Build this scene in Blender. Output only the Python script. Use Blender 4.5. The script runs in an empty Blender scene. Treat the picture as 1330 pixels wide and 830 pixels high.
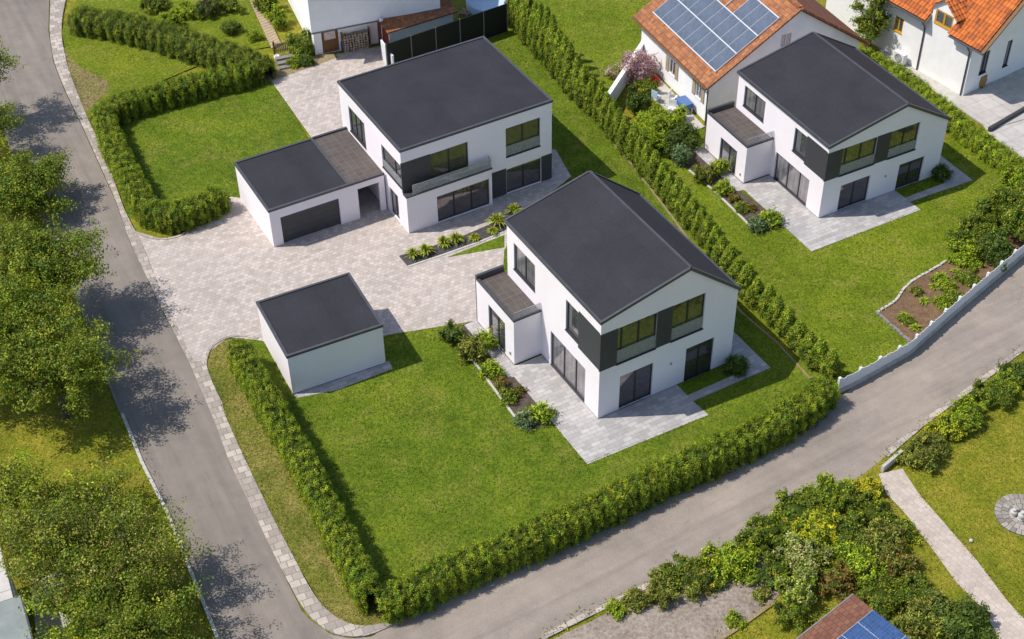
import bpy, math, random
import numpy as np
from math import sin, cos, pi, radians, atan2, hypot
from mathutils import Vector, Matrix
random.seed(7)
RNG = np.random.default_rng(11)
S = bpy.context.scene
COL = S.collection

# ------------------------------------------------------------------ camera
F_PX, PITCH, ROLL, CAM_H = 1913.4, 0.72880, -0.01768, 54.497
cd = bpy.data.cameras.new("camera"); cam = bpy.data.objects.new("camera", cd); COL.objects.link(cam)
cd.sensor_width = 36.0; cd.lens = F_PX / 1330 * 36; cd.clip_start = 1; cd.clip_end = 3000
_f = Vector((0, cos(PITCH), -sin(PITCH))); _r = Vector((1, 0, 0)); _u = _r.cross(_f)
_r2 = cos(ROLL) * _r + sin(ROLL) * _u; _u2 = -sin(ROLL) * _r + cos(ROLL) * _u
cam.matrix_world = Matrix(((_r2.x, _u2.x, -_f.x, 0), (_r2.y, _u2.y, -_f.y, 0), (_r2.z, _u2.z, -_f.z, CAM_H), (0, 0, 0, 1)))
S.camera = cam

def P(px, py, z=0.0):
    """survey point of the photograph -> place on the level z"""
    d = _f + _r2 * ((px - 665) / F_PX) - _u2 * ((py - 415) / F_PX)
    t = (z - CAM_H) / d.z
    return Vector((d.x * t, d.y * t, z))

# ------------------------------------------------------------------ light
w = bpy.data.worlds.new("World"); S.world = w; w.use_nodes = True
nt = w.node_tree; bg = nt.nodes["Background"]
sky = nt.nodes.new("ShaderNodeTexSky"); sky.sky_type = 'NISHITA'; sky.sun_disc = False
SUN_EL, SUN_AZ = radians(55), radians(3)
sky.sun_elevation = SUN_EL; sky.sun_rotation = radians(270) - SUN_AZ
nt.links.new(sky.outputs[0], bg.inputs[0]); bg.inputs[1].default_value = 0.15
ld = bpy.data.lights.new("sun", 'SUN'); ld.energy = 4.6; ld.angle = radians(0.5); ld.color = (1, 0.945, 0.86)
sun = bpy.data.objects.new("sun", ld); COL.objects.link(sun)
sun.rotation_euler = (0, -(pi / 2 - SUN_EL), SUN_AZ); sun.location = (-60, 60, 90)
S.view_settings.view_transform = 'Standard'; S.view_settings.look = 'None'
S.view_settings.exposure = 0; S.view_settings.gamma = 1
S.cycles.max_bounces = 6; S.cycles.transparent_max_bounces = 8
S.cycles.caustics_reflective = False; S.cycles.caustics_refractive = False

# ------------------------------------------------------------------ materials
class NT:
    def __init__(s, name):
        s.m = bpy.data.materials.new(name); s.m.use_nodes = True; s.t = s.m.node_tree
        s.b = s.t.nodes["Principled BSDF"]; s.out = s.t.nodes["Material Output"]
    def n(s, typ, **kw):
        o = s.t.nodes.new(typ)
        for k, v in kw.items():
            if k[0] == '_': setattr(o, k[1:], v)
            else:
                key = k.replace('__', ' ')
                o.inputs[key].default_value = v
        return o
    def l(s, a, b): s.t.links.new(a, b)
    def coord(s, rot=0, scale=(1, 1, 1), world=False):
        mp = s.n('ShaderNodeMapping'); mp.inputs['Rotation'].default_value = (0, 0, rot); mp.inputs['Scale'].default_value = scale
        if world: s.l(s.n('ShaderNodeNewGeometry').outputs['Position'], mp.inputs[0])
        else: s.l(s.n('ShaderNodeTexCoord').outputs['Object'], mp.inputs[0])
        return mp.outputs[0]
    def noise(s, co, scale, detail=4, rough=0.6, dist=0):
        n = s.n('ShaderNodeTexNoise', Scale=scale, Detail=detail, Roughness=rough, Distortion=dist); s.l(co, n.inputs['Vector']); return n.outputs['Fac']
    def ramp(s, fac, stops):
        r = s.n('ShaderNodeValToRGB'); e = r.color_ramp.elements
        while len(e) < len(stops): e.new(0.5)
        for i, (p, c) in enumerate(stops): e[i].position = p; e[i].color = (*c, 1) if len(c) == 3 else c
        s.l(fac, r.inputs[0]); return r.outputs[0]
    def mix(s, fac, a, b, mode='MIX'):
        m = s.n('ShaderNodeMix', _data_type='RGBA', _blend_type=mode)
        for v, i in ((fac, 0), (a, 6), (b, 7)):
            if hasattr(v, 'is_linked') or hasattr(v, 'links'): s.l(v, m.inputs[i])
            elif i == 0: m.inputs[0].default_value = v
            else: m.inputs[i].default_value = (*v, 1) if len(v) == 3 else v
        return m.outputs[2]
    def bump(s, h, strength, dist=0.02):
        b = s.n('ShaderNodeBump', Strength=strength, Distance=dist); s.l(h, b.inputs['Height']); s.l(b.outputs[0], s.b.inputs['Normal']); return b
    def base(s, c):
        if hasattr(c, 'links'): s.l(c, s.b.inputs['Base Color'])
        else: s.b.inputs['Base Color'].default_value = (*c, 1)
    def rough(s, r, spec=0.3):
        s.b.inputs['Roughness'].default_value = r; s.b.inputs['Specular IOR Level'].default_value = spec

def sc(c, k): return tuple(x * k for x in c)

def m_plain(name, c, rough=0.6, var=0.12, scale=6, spec=0.3, metal=0.0, bump=0.0):
    t = NT(name); co = t.coord()
    n = t.noise(co, scale, 5, 0.65)
    t.base(t.ramp(n, [(0.25, sc(c, 1 - var)), (0.75, sc(c, 1 + var))])); t.rough(rough, spec)
    t.b.inputs['Metallic'].default_value = metal
    if bump: t.bump(t.noise(co, scale * 12, 3), bump, 0.01)
    return t.m

def m_stucco():
    t = NT("stucco"); co = t.coord()
    big = t.noise(co, 0.5, 4, 0.6); fine = t.noise(co, 60, 2, 0.6)
    st = t.noise(t.coord(scale=(2.5, 2.5, 0.25)), 1.5, 4, 0.7)
    c = t.ramp(big, [(0.3, (0.865, 0.80, 0.83)), (0.7, (0.91, 0.85, 0.88))])
    c = t.mix(t.ramp(st, [(0.55, (0, 0, 0)), (0.8, (0.10, 0.10, 0.10))]), c, (0.55, 0.54, 0.5))
    t.base(t.mix(0.10, c, t.ramp(fine, [(0.3, (0.3,) * 3), (0.7, (1,) * 3)]), 'MULTIPLY')); t.rough(0.85, 0.2); t.bump(fine, 0.25, 0.01)
    return t.m

def m_asphalt(name, c, brown, ang):
    t = NT(name); co = t.coord(world=True)
    al = t.n('ShaderNodeMapping'); al.vector_type = 'TEXTURE'; al.inputs['Rotation'].default_value = (0, 0, ang); al.inputs['Scale'].default_value = (9, 0.75, 1); t.l(t.n('ShaderNodeNewGeometry').outputs['Position'], al.inputs[0])
    wear = t.noise(al.outputs[0], 1.0, 5, 0.6, 0.3)
    big = t.noise(co, 0.09, 5, 0.6, 0.6); mid = t.noise(co, 0.9, 6, 0.65); fine = t.noise(co, 28, 3, 0.7)
    a = t.ramp(big, [(0.3, sc(c, 0.86)), (0.52, c), (0.75, sc(brown, 1.0))])
    a = t.mix(0.30, a, t.ramp(mid, [(0.3, (0.5,) * 3), (0.7, (1.2,) * 3)]), 'MULTIPLY')
    a = t.mix(0.55, a, t.ramp(fine, [(0.3, (0.45,) * 3), (0.55, (0.95,) * 3), (0.75, (1.5,) * 3)]), 'MULTIPLY')
    a = t.mix(0.5, a, t.ramp(wear, [(0.3, (0.66, 0.64, 0.62)), (0.5, (1,) * 3), (0.7, (1.28, 1.25, 1.2))]), 'MULTIPLY')
    vor = t.n('ShaderNodeTexVoronoi', _feature='DISTANCE_TO_EDGE', Scale=0.16)
    wob = t.n('ShaderNodeVectorMath', _operation='ADD'); nn = t.n('ShaderNodeTexNoise', Scale=0.7, Detail=4.0); t.l(co, nn.inputs['Vector'])
    sc_ = t.n('ShaderNodeVectorMath', _operation='SCALE'); t.l(nn.outputs['Color'], sc_.inputs[0]); sc_.inputs['Scale'].default_value = 3
    t.l(co, wob.inputs[0]); t.l(sc_.outputs[0], wob.inputs[1]); t.l(wob.outputs[0], vor.inputs['Vector'])
    crack = t.ramp(vor.outputs['Distance'], [(0.0, (1,) * 3), (0.006, (0,) * 3)])
    msk = t.ramp(t.noise(co, 0.12, 3), [(0.5, (0,) * 3), (0.62, (0.35,) * 3)])
    k = t.mix(1.0, crack, msk, 'MULTIPLY')
    a = t.mix(k, a, sc(c, 0.4))
    t.base(a); t.rough(0.9, 0.2); t.bump(fine, 0.4, 0.012); return t.m

def m_grass(name, dark, mid, light, dry, dryness=0.5, scale=1.0):
    t = NT(name); co = t.coord(world=True)
    a = t.noise(co, 0.22 * scale, 4, 0.6, 0.4); b = t.noise(co, 1.5, 5, 0.7, 0.3)
    f = t.noise(t.coord(world=True, scale=(1, 0.75, 1)), 6.5, 4, 0.75); ff = t.noise(co, 34, 2, 0.8)
    c = t.ramp(a, [(0.3, sc(mid, 0.72)), (0.5, mid), (0.68, sc(light, 0.95))])
    c = t.mix(t.ramp(b, [(0.42, (0,) * 3), (0.75, (0.85,) * 3)]), c, light)
    d = t.ramp(t.noise(co, 0.55, 6, 0.72, 0.5), [(0.62 - dryness * 0.25, (0,) * 3), (0.86 - dryness * 0.2, (0.8,) * 3)])
    c = t.mix(d, c, dry)
    c = t.mix(0.95, c, t.ramp(f, [(0.3, (0.42, 0.5, 0.4)), (0.52, (1,) * 3), (0.72, (1.45, 1.35, 1.3))]), 'MULTIPLY')
    c = t.mix(0.8, c, t.ramp(ff, [(0.32, (0.35,) * 3), (0.5, (1,) * 3), (0.66, (1.6,) * 3)]), 'MULTIPLY')
    hsum = t.n('ShaderNodeMath', _operation='ADD'); t.l(f, hsum.inputs[0]); t.l(ff, hsum.inputs[1])
    t.base(c); t.rough(0.8, 0.15); t.bump(hsum.outputs[0], 0.55, 0.06); return t.m

def m_pavers(name, c1, c2, mortar, bw, bh, rot, msize=0.012, world=True, var=0.35, offs=0.5):
    t = NT(name); co = t.coord(rot=rot, world=world)
    b = t.n('ShaderNodeTexBrick', Scale=1.0, Mortar__Size=msize, Mortar__Smooth=0.2, Brick__Width=bw, Row__Height=bh, Bias=0.0)
    b.offset = offs; b.inputs['Color1'].default_value = (0, 0, 0, 1); b.inputs['Color2'].default_value = (1, 1, 1, 1); b.inputs['Mortar'].default_value = (0.5, 0.5, 0.5, 1)
    t.l(co, b.inputs['Vector'])
    big = t.noise(co, 0.35, 4, 0.6); fine = t.noise(co, 22, 3, 0.7); mid = t.noise(co, 2.2, 4, 0.65)
    c = t.ramp(b.outputs['Color'], [(0.0, c1), (0.35, sc(c1, 1.1)), (0.65, sc(c2, 0.92)), (1.0, c2)])
    c = t.mix(b.outputs['Fac'], c, mortar)
    c = t.mix(var, c, t.ramp(big, [(0.3, (0.68, 0.68, 0.7)), (0.7, (1.15, 1.12, 1.08))]), 'MULTIPLY')
    c = t.mix(0.3, c, t.ramp(mid, [(0.3, (0.6,) * 3), (0.7, (1.25,) * 3)]), 'MULTIPLY')
    c = t.mix(0.3, c, t.ramp(fine, [(0.3, (0.6,) * 3), (0.7, (1.3,) * 3)]), 'MULTIPLY')
    t.base(c); t.rough(0.85, 0.25)
    inv = t.n('ShaderNodeMath', _operation='SUBTRACT'); inv.inputs[0].default_value = 1; t.l(b.outputs['Fac'], inv.inputs[1])
    t.bump(inv.outputs[0], 0.4, 0.01); return t.m

def m_soil(name, c1, c2, scale=3):
    t = NT(name); co = t.coord(world=True)
    n = t.noise(co, scale, 7, 0.75); f = t.noise(co, scale * 9, 3, 0.7)
    c = t.ramp(n, [(0.3, c1), (0.7, c2)]); c = t.mix(0.6, c, t.ramp(f, [(0.3, (0.4,) * 3), (0.7, (1.5,) * 3)]), 'MULTIPLY')
    t.base(c); t.rough(0.95, 0.1); t.bump(f, 0.8, 0.05); return t.m

def m_leaf(name, trans=0.3):
    t = NT(name)
    at = t.n('ShaderNodeVertexColor'); at.layer_name = 'Col'
    t.l(at.outputs[0], t.b.inputs['Base Color']); t.rough(0.55, 0.25)
    tr = t.n('ShaderNodeBsdfTranslucent'); br = t.mix(1.0, at.outputs[0], (1.25, 1.2, 0.6), 'MULTIPLY'); t.l(br, tr.inputs[0])
    ms = t.n('ShaderNodeMixShader'); ms.inputs[0].default_value = trans
    t.l(t.b.outputs[0], ms.inputs[1]); t.l(tr.outputs[0], ms.inputs[2]); t.l(ms.outputs[0], t.out.inputs[0]); return t.m

def m_membrane(name, c):
    t = NT(name); co = t.coord()
    big = t.noise(co, 0.4, 4, 0.6, 0.4); fine = t.noise(co, 45, 3, 0.8); mid = t.noise(co, 7, 4, 0.7)
    a = t.ramp(big, [(0.3, sc(c, 0.82)), (0.7, sc(c, 1.18))])
    a = t.mix(0.7, a, t.ramp(fine, [(0.3, (0.5,) * 3), (0.55, (1,) * 3), (0.72, (1.9,) * 3)]), 'MULTIPLY')
    a = t.mix(0.35, a, t.ramp(mid, [(0.3, (0.65,) * 3), (0.7, (1.25,) * 3)]), 'MULTIPLY')
    bk = t.n('ShaderNodeTexBrick', Scale=1.0, Mortar__Size=0.03, Mortar__Smooth=0.6, Brick__Width=5.0, Row__Height=1.05); bk.inputs['Color1'].default_value = (0.93, 0.93, 0.93, 1); bk.inputs['Color2'].default_value = (1.04, 1.04, 1.04, 1); bk.inputs['Mortar'].default_value = (0.86, 0.86, 0.88, 1); t.l(t.coord(rot=pi / 2), bk.inputs['Vector'])
    a = t.mix(0.8, a, bk.outputs['Color'], 'MULTIPLY')
    t.base(a); t.rough(0.8, 0.3); t.bump(fine, 0.3, 0.01); return t.m

def m_pane(name, c, gloss, streak=False):
    t = NT(name); co = t.coord()
    n = t.noise(co, 0.8, 3)
    cc = t.ramp(n, [(0.3, sc(c, 0.6)), (0.7, sc(c, 1.3))])
    if streak:
        wv = t.n('ShaderNodeTexWave', _wave_type='BANDS', _bands_direction='DIAGONAL', Scale=1.7, Distortion=3.5, Detail=3.0)
        t.l(t.coord(scale=(1, 1, 0.02)), wv.inputs['Vector'])
        cc = t.mix(0.4, cc, t.ramp(wv.outputs['Fac'], [(0.2, (0.45,) * 3), (0.8, (1.2,) * 3)]), 'MULTIPLY')
    t.base(cc); t.rough(0.4, 0.3)
    g = t.n('ShaderNodeBsdfGlossy'); g.inputs['Roughness'].default_value = 0.02; g.inputs[0].default_value = (0.80, 0.72, 0.80, 1)
    bp = t.n('ShaderNodeBump', Strength=0.02, Distance=0.02); t.l(t.noise(co, 1.3, 2), bp.inputs['Height']); t.l(bp.outputs[0], g.inputs['Normal'])
    lw = t.n('ShaderNodeLayerWeight'); lw.inputs[0].default_value = 0.35
    mr = t.n('ShaderNodeMapRange'); t.l(lw.outputs['Facing'], mr.inputs[0]); mr.inputs[3].default_value = gloss; mr.inputs[4].default_value = min(1, gloss + 0.45)
    ms = t.n('ShaderNodeMixShader'); t.l(mr.outputs[0], ms.inputs[0]); t.l(t.b.outputs[0], ms.inputs[1]); t.l(g.outputs[0], ms.inputs[2]); t.l(ms.outputs[0], t.out.inputs[0]); return t.m

def m_clear(name, tint):
    t = NT(name)
    g = t.n('ShaderNodeBsdfGlossy'); g.inputs['Roughness'].default_value = 0.03; g.inputs[0].default_value = (0.75, 0.72, 0.8, 1)
    tr = t.n('ShaderNodeBsdfTransparent'); tr.inputs[0].default_value = (*tint, 1)
    d = t.n('ShaderNodeBsdfDiffuse'); d.inputs[0].default_value = (0.6, 0.6, 0.62, 1)
    m1 = t.n('ShaderNodeMixShader'); m1.inputs[0].default_value = 0.3; t.l(tr.outputs[0], m1.inputs[1]); t.l(d.outputs[0], m1.inputs[2])
    m2 = t.n('ShaderNodeMixShader'); m2.inputs[0].default_value = 0.05; t.l(m1.outputs[0], m2.inputs[1]); t.l(g.outputs[0], m2.inputs[2])
    t.l(m2.outputs[0], t.out.inputs[0]); return t.m

def m_tiles(name, c1, c2, dark, bw, bh):
    t = NT(name); co = t.coord()
    b = t.n('ShaderNodeTexBrick', Scale=1.0, Mortar__Size=0.012, Brick__Width=bw, Row__Height=bh); b.offset = 0.5
    b.inputs['Color1'].default_value = (0, 0, 0, 1); b.inputs['Color2'].default_value = (1, 1, 1, 1); t.l(co, b.inputs['Vector'])
    c = t.ramp(b.outputs['Color'], [(0, c1), (1, c2)]); c = t.mix(b.outputs['Fac'], c, dark)
    n = t.noise(co, 3.0, 6, 0.75); c = t.mix(t.ramp(n, [(0.5, (0,) * 3), (0.78, (0.7,) * 3)]), c, dark)
    t.base(c); t.rough(0.8, 0.2)
    return t.m

def m_vcol(name, rough=0.7):
    t = NT(name); at = t.n('ShaderNodeVertexColor'); at.layer_name = 'Col'
    n = t.noise(t.coord(), 9, 5, 0.7)
    t.base(t.mix(0.5, at.outputs[0], t.ramp(n, [(0.3, (0.5,) * 3), (0.7, (1.3,) * 3)]), 'MULTIPLY')); t.rough(rough, 0.3); return t.m

def m_solar(a=(0.035, 0.075, 0.19), b_=(0.05, 0.10, 0.235), mo=(0.11, 0.17, 0.3)):
    t = NT("solar_cells"); co = t.coord()
    b = t.n('ShaderNodeTexBrick', Scale=1.0, Mortar__Size=0.004, Brick__Width=0.16, Row__Height=0.16); b.offset = 0.0
    b.inputs['Color1'].default_value = (*a, 1); b.inputs['Color2'].default_value = (*b_, 1); b.inputs['Mortar'].default_value = (*mo, 1)
    t.l(co, b.inputs['Vector']); t.base(t.mix(0.4, b.outputs['Color'], t.ramp(t.noise(co, 1.2, 4), [(0.3, (0.6,) * 3), (0.7, (1.5,) * 3)]), 'MULTIPLY')); t.rough(0.22, 0.6); return t.m

TH = 0.495
M = dict(
    stucco=m_stucco(), asphalt=m_asphalt("asphalt", (0.262, 0.228, 0.20), (0.295, 0.25, 0.212), 2.03),
    lane=m_asphalt("worn_asphalt", (0.33, 0.282, 0.243), (0.40, 0.335, 0.275), 0.54),
    lawn=m_grass("lawn_grass", (0.03, 0.07, 0.005), (0.098, 0.158, 0.008), (0.18, 0.228, 0.015), (0.26, 0.235, 0.05), 0.45),
    lawn2=m_grass("mown_grass", (0.03, 0.07, 0.005), (0.128, 0.185, 0.008), (0.21, 0.248, 0.016), (0.27, 0.25, 0.05), 0.5),
    lawn_dry=m_grass("dry_grass", (0.05, 0.07, 0.01), (0.14, 0.165, 0.02), (0.22, 0.215, 0.035), (0.37, 0.27, 0.10), 0.75),
    lawn_warm=m_grass("meadow_grass", (0.05, 0.07, 0.01), (0.16, 0.185, 0.010), (0.25, 0.245, 0.02), (0.37, 0.28, 0.045), 0.7),
    bare=m_grass("bare_grass", (0.05, 0.07, 0.01), (0.26, 0.20, 0.09), (0.34, 0.27, 0.14), (0.17, 0.18, 0.04), 0.6),
    pave=m_pavers("courtyard_pavers", (0.43, 0.375, 0.34), (0.57, 0.505, 0.465), (0.37, 0.32, 0.29), 0.30, 0.24, -TH, 0.014, var=0.35),
    terrace=m_pavers("terrace_pavers", (0.37, 0.35, 0.345), (0.50, 0.48, 0.47), (0.31, 0.295, 0.285), 0.52, 0.26, -TH, 0.012, var=0.35),
    kerb=m_pavers("kerb_stones", (0.34, 0.295, 0.26), (0.52, 0.46, 0.40), (0.24, 0.21, 0.185), 0.5, 0.42, -0.40, 0.02),
    path=m_pavers("path_slabs", (0.47, 0.40, 0.345), (0.56, 0.485, 0.42), (0.42, 0.355, 0.30), 0.3, 0.26, -2.2, 0.012),
    concrete=m_plain("concrete", (0.46, 0.44, 0.40), 0.85, 0.22, 1.5, 0.2, bump=0.3),
    bark_soil=m_soil("mulch", (0.055, 0.042, 0.034), (0.16, 0.125, 0.10)), soil=m_soil("garden_soil", (0.12, 0.075, 0.045), (0.27, 0.17, 0.10)),
    slate=m_soil("slate_chips", (0.05, 0.047, 0.05), (0.13, 0.12, 0.12), 5), gravel=m_soil("gravel", (0.20, 0.165, 0.135), (0.37, 0.31, 0.26), 0.6),
    drysoil=m_soil("dry_ground", (0.25, 0.19, 0.10), (0.36, 0.29, 0.18), 2),
    membrane=m_membrane("roof_membrane", (0.031, 0.0305, 0.038)), flashing=m_plain("dark_flashing", (0.06, 0.06, 0.068), 0.45, 0.15, 4, 0.5),
    edge=m_plain("roof_edge_metal", (0.07, 0.071, 0.08), 0.4, 0.2, 3, 0.5), cladding=m_plain("anthracite_panel", (0.05, 0.05, 0.057), 0.5, 0.12, 2, 0.4), frame=m_plain("window_frame", (0.03, 0.031, 0.035), 0.4, 0.1, 5, 0.5),
    pane=m_pane("window_glass", (0.05, 0.047, 0.042), 0.12), curtain=m_pane("curtained_glass", (0.20, 0.205, 0.205), 0.2, True), dpane=m_pane("side_glass", (0.10, 0.115, 0.12), 0.30),
    guard=m_clear("balustrade_glass", (0.84, 0.86, 0.87)),
    deck=m_pavers("deck_tiles", (0.092, 0.077, 0.070), (0.112, 0.096, 0.088), (0.14, 0.122, 0.112), 0.42, 0.42, 0.0, 0.02, False, 0.3, 0.0),
    steel=m_plain("brushed_steel", (0.5, 0.5, 0.5), 0.35, 0.1, 6, 0.5, 0.7), garage_door=m_plain("garage_door_paint", (0.055, 0.057, 0.062), 0.5, 0.1, 3, 0.4),
    lamp=m_plain("lamp_metal", (0.35, 0.35, 0.35), 0.4, 0.1), darkvoid=m_plain("dark_interior", (0.03, 0.03, 0.032), 0.7, 0.2),
    leaf=m_leaf("leaf"), core=m_plain("inner_foliage", (0.045, 0.066, 0.010), 0.9, 0.4, 5, 0.05), bark=m_plain("bark", (0.10, 0.08, 0.06), 0.9, 0.35, 8, 0.1, bump=0.6),
    tile_s=m_tiles("weathered_tiles", (0.25, 0.10, 0.048), (0.44, 0.185, 0.08), (0.13, 0.06, 0.04), 0.22, 0.3),
    tile_b=m_tiles("brown_tiles", (0.17, 0.075, 0.05), (0.25, 0.115, 0.075), (0.10, 0.05, 0.035), 0.22, 0.3), tile_v=m_vcol("clay_tiles"),
    solar=m_solar(), solar_sky_tint=m_solar((0.085, 0.11, 0.155), (0.105, 0.13, 0.18), (0.14, 0.17, 0.21)), alu=m_plain("aluminium", (0.62, 0.64, 0.67), 0.35, 0.05, 4, 0.5, 0.3),  # second, greyer cell colour has the sky's reflection mixed into it
    oldwhite=m_plain("lime_render", (0.86, 0.855, 0.855), 0.9, 0.06, 1.2, 0.15, bump=0.15), whitepaint=m_plain("white_paint", (0.70, 0.71, 0.72), 0.6, 0.1, 6),
    brownwood=m_plain("brown_wood", (0.17, 0.085, 0.035), 0.6, 0.3, 5), greywood=m_plain("weathered_boards", (0.40, 0.30, 0.20), 0.8, 0.25, 6), redwood=m_plain("red_boards", (0.22, 0.05, 0.035), 0.7, 0.2, 4),
    yellow=m_plain("ochre_paint", (0.55, 0.30, 0.03), 0.5, 0.1), black=m_plain("black_mesh", (0.012, 0.014, 0.018), 0.6, 0.2, 3), post=m_plain("grey_post", (0.14, 0.145, 0.15), 0.5, 0.1),
    blue=m_plain("blue_plastic", (0.03, 0.09, 0.33), 0.4, 0.2, 3), red=m_plain("red_paint", (0.42, 0.05, 0.03), 0.5, 0.2), paleblue=m_plain("pale_blue_paint", (0.45, 0.58, 0.72), 0.5, 0.1),
    clay=m_plain("ochre_clay", (0.36, 0.19, 0.06), 0.7, 0.25, 4), slabs=m_pavers("large_slabs", (0.46, 0.43, 0.41), (0.54, 0.51, 0.49), (0.36, 0.34, 0.32), 1.1, 1.1, -TH, 0.02, True, 0.35, 0.0),
    greyroof=m_plain("grey_roof_sheet", (0.23, 0.26, 0.25), 0.7, 0.18, 1.5, 0.3), lightroof=m_pavers("pale_roof_sheet", (0.50, 0.47, 0.45), (0.56, 0.53, 0.51), (0.33, 0.31, 0.30), 1.2, 1.2, 0, 0.03, False, 0.3, 0.0),
    stone=m_plain("pale_stone", (0.50, 0.48, 0.45), 0.85, 0.2, 4, 0.2, bump=0.4), limestone=m_plain("edging_stone", (0.48, 0.46, 0.42), 0.85, 0.2, 3, 0.2), greystone=m_plain("grey_stone", (0.22, 0.205, 0.19), 0.85, 0.25, 4, 0.2),
    firewood=m_plain("split_logs", (0.34, 0.27, 0.20), 0.85, 0.6, 7, 0.1), cloth_blue=m_plain("blue_cloth", (0.09, 0.17, 0.36), 0.8, 0.25, 3), cloth=m_plain("white_fabric", (0.75, 0.75, 0.76), 0.8, 0.08),
)

# ------------------------------------------------------------------ mesh helpers
def tag(o, label=None, cat=None, group=None, kind=None):
    if label: o["label"] = label
    if cat: o["category"] = cat
    if group: o["group"] = group
    if kind: o["kind"] = kind
    return o

def link(o, parent=None):
    COL.objects.link(o)
    if parent is not None: o.parent = parent
    return o

def empty(name, label, cat, loc=(0, 0, 0), rz=0, group=None):
    o = bpy.data.objects.new(name, None); COL.objects.link(o); o.empty_display_size = 0.3
    o.location = loc; o.rotation_euler = (0, 0, rz)
    return tag(o, label, cat, group)

class MB:
    def __init__(s): s.v = []; s.f = []; s.m = []; s.c = []
    def face(s, pts, mi=0, col=None):
        i = len(s.v); s.v += [tuple(p) for p in pts]; s.f.append(tuple(range(i, i + len(pts)))); s.m.append(mi); s.c += [col] * len(pts); return s
    def box(s, x0, x1, y0, y1, z0, z1, mi=0, mat=None, col=None):
        q = [(x, y, z) for z in (z0, z1) for x, y in ((x0, y0), (x1, y0), (x1, y1), (x0, y1))]
        if mat is not None: q = [tuple(mat @ Vector(p)) for p in q]
        i = len(s.v); s.v += q; s.c += [col] * 8
        for f in ((3, 2, 1, 0), (4, 5, 6, 7), (0, 1, 5, 4), (1, 2, 6, 5), (2, 3, 7, 6), (3, 0, 4, 7)): s.f.append(tuple(i + k for k in f)); s.m.append(mi)
        return s
    def bar(s, a, b, wdt, hgt, mi=0):
        """box beam from a to b, a and b on its lower centre line"""
        a = Vector(a); b = Vector(b); d = (b - a); L = d.length; d.normalize()
        n = Vector((-d.y, d.x, 0)); n = n.normalized() if n.length > 1e-6 else Vector((1, 0, 0)); u = d.cross(n) * -1
        if u.z < 0: u = -u
        q = [p + n * sx * wdt / 2 + u * hz for hz in (0, hgt) for p, sx in ((a, -1), (b, -1), (b, 1), (a, 1))]
        i = len(s.v); s.v += [tuple(p) for p in q]; s.c += [None] * 8
        for f in ((3, 2, 1, 0), (4, 5, 6, 7), (0, 1, 5, 4), (1, 2, 6, 5), (2, 3, 7, 6), (3, 0, 4, 7)): s.f.append(tuple(i + k for k in f)); s.m.append(mi)
        return s
    def tube(s, pts, radii, n=8, mi=0, cap=True):
        pts = [Vector(p) for p in pts]; base = len(s.v)
        for k, p in enumerate(pts):
            d = (pts[min(k + 1, len(pts) - 1)] - pts[max(k - 1, 0)]).normalized()
            a = d.cross(Vector((0.31, 0.9, 0.2))).normalized(); b = d.cross(a)
            for j in range(n):
                t = 2 * pi * j / n; s.v.append(tuple(p + (a * cos(t) + b * sin(t)) * radii[k])); s.c.append(None)
        for k in range(len(pts) - 1):
            for j in range(n):
                s.f.append((base + k * n + j, base + k * n + (j + 1) % n, base + (k + 1) * n + (j + 1) % n, base + (k + 1) * n + j)); s.m.append(mi)
        if cap:
            s.f.append(tuple(base + j for j in range(n))); s.m.append(mi); s.f.append(tuple(base + (len(pts) - 1) * n + j for j in range(n))); s.m.append(mi)
        return s
    def lathe(s, prof, n=16, c=(0, 0, 0), mi=0):
        base = len(s.v)
        for r, z in prof:
            for j in range(n): t = 2 * pi * j / n; s.v.append((c[0] + r * cos(t), c[1] + r * sin(t), c[2] + z)); s.c.append(None)
        for k in range(len(prof) - 1):
            for j in range(n): s.f.append((base + k * n + j, base + k * n + (j + 1) % n, base + (k + 1) * n + (j + 1) % n, base + (k + 1) * n + j)); s.m.append(mi)
        s.f.append(tuple(base + (len(prof) - 1) * n + j for j in range(n))); s.m.append(mi); return s
    def build(s, name, mats, parent=None, smooth=False, loc=None, rz=None):
        me = bpy.data.meshes.new(name); me.from_pydata(s.v, [], s.f)
        for m in (mats if isinstance(mats, (list, tuple)) else [mats]): me.materials.append(m)
        me.polygons.foreach_set('material_index', s.m)
        if any(c is not None for c in s.c):
            a = me.color_attributes.new('Col', 'FLOAT_COLOR', 'POINT'); a.data.foreach_set('color', [x for c in s.c for x in (*(c or (1, 1, 1)), 1)])
        if smooth: me.polygons.foreach_set('use_smooth', [True] * len(me.polygons))
        me.update(); o = bpy.data.objects.new(name, me); link(o, parent)
        if loc is not None: o.location = loc
        if rz is not None: o.rotation_euler = (0, 0, rz)
        return o

def np_mesh(name, V, Q, colors, mats, midx=None):
    me = bpy.data.meshes.new(name); n, m = len(V), len(Q)
    me.vertices.add(n); me.vertices.foreach_set('co', V.astype(np.float32).ravel())
    me.loops.add(m * 4); me.loops.foreach_set('vertex_index', Q.astype(np.int32).ravel())
    me.polygons.add(m); me.polygons.foreach_set('loop_start', np.arange(0, m * 4, 4, dtype=np.int32))
    for k in mats: me.materials.append(k)
    if midx is not None: me.polygons.foreach_set('material_index', midx.astype(np.int32))
    me.update(calc_edges=True)
    a = me.color_attributes.new('Col', 'FLOAT_COLOR', 'POINT'); a.data.foreach_set('color', np.c_[colors, np.ones(n)].astype(np.float32).ravel())
    return me

def unit(a): return a / np.maximum(np.linalg.norm(a, axis=-1, keepdims=True), 1e-9)

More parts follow.
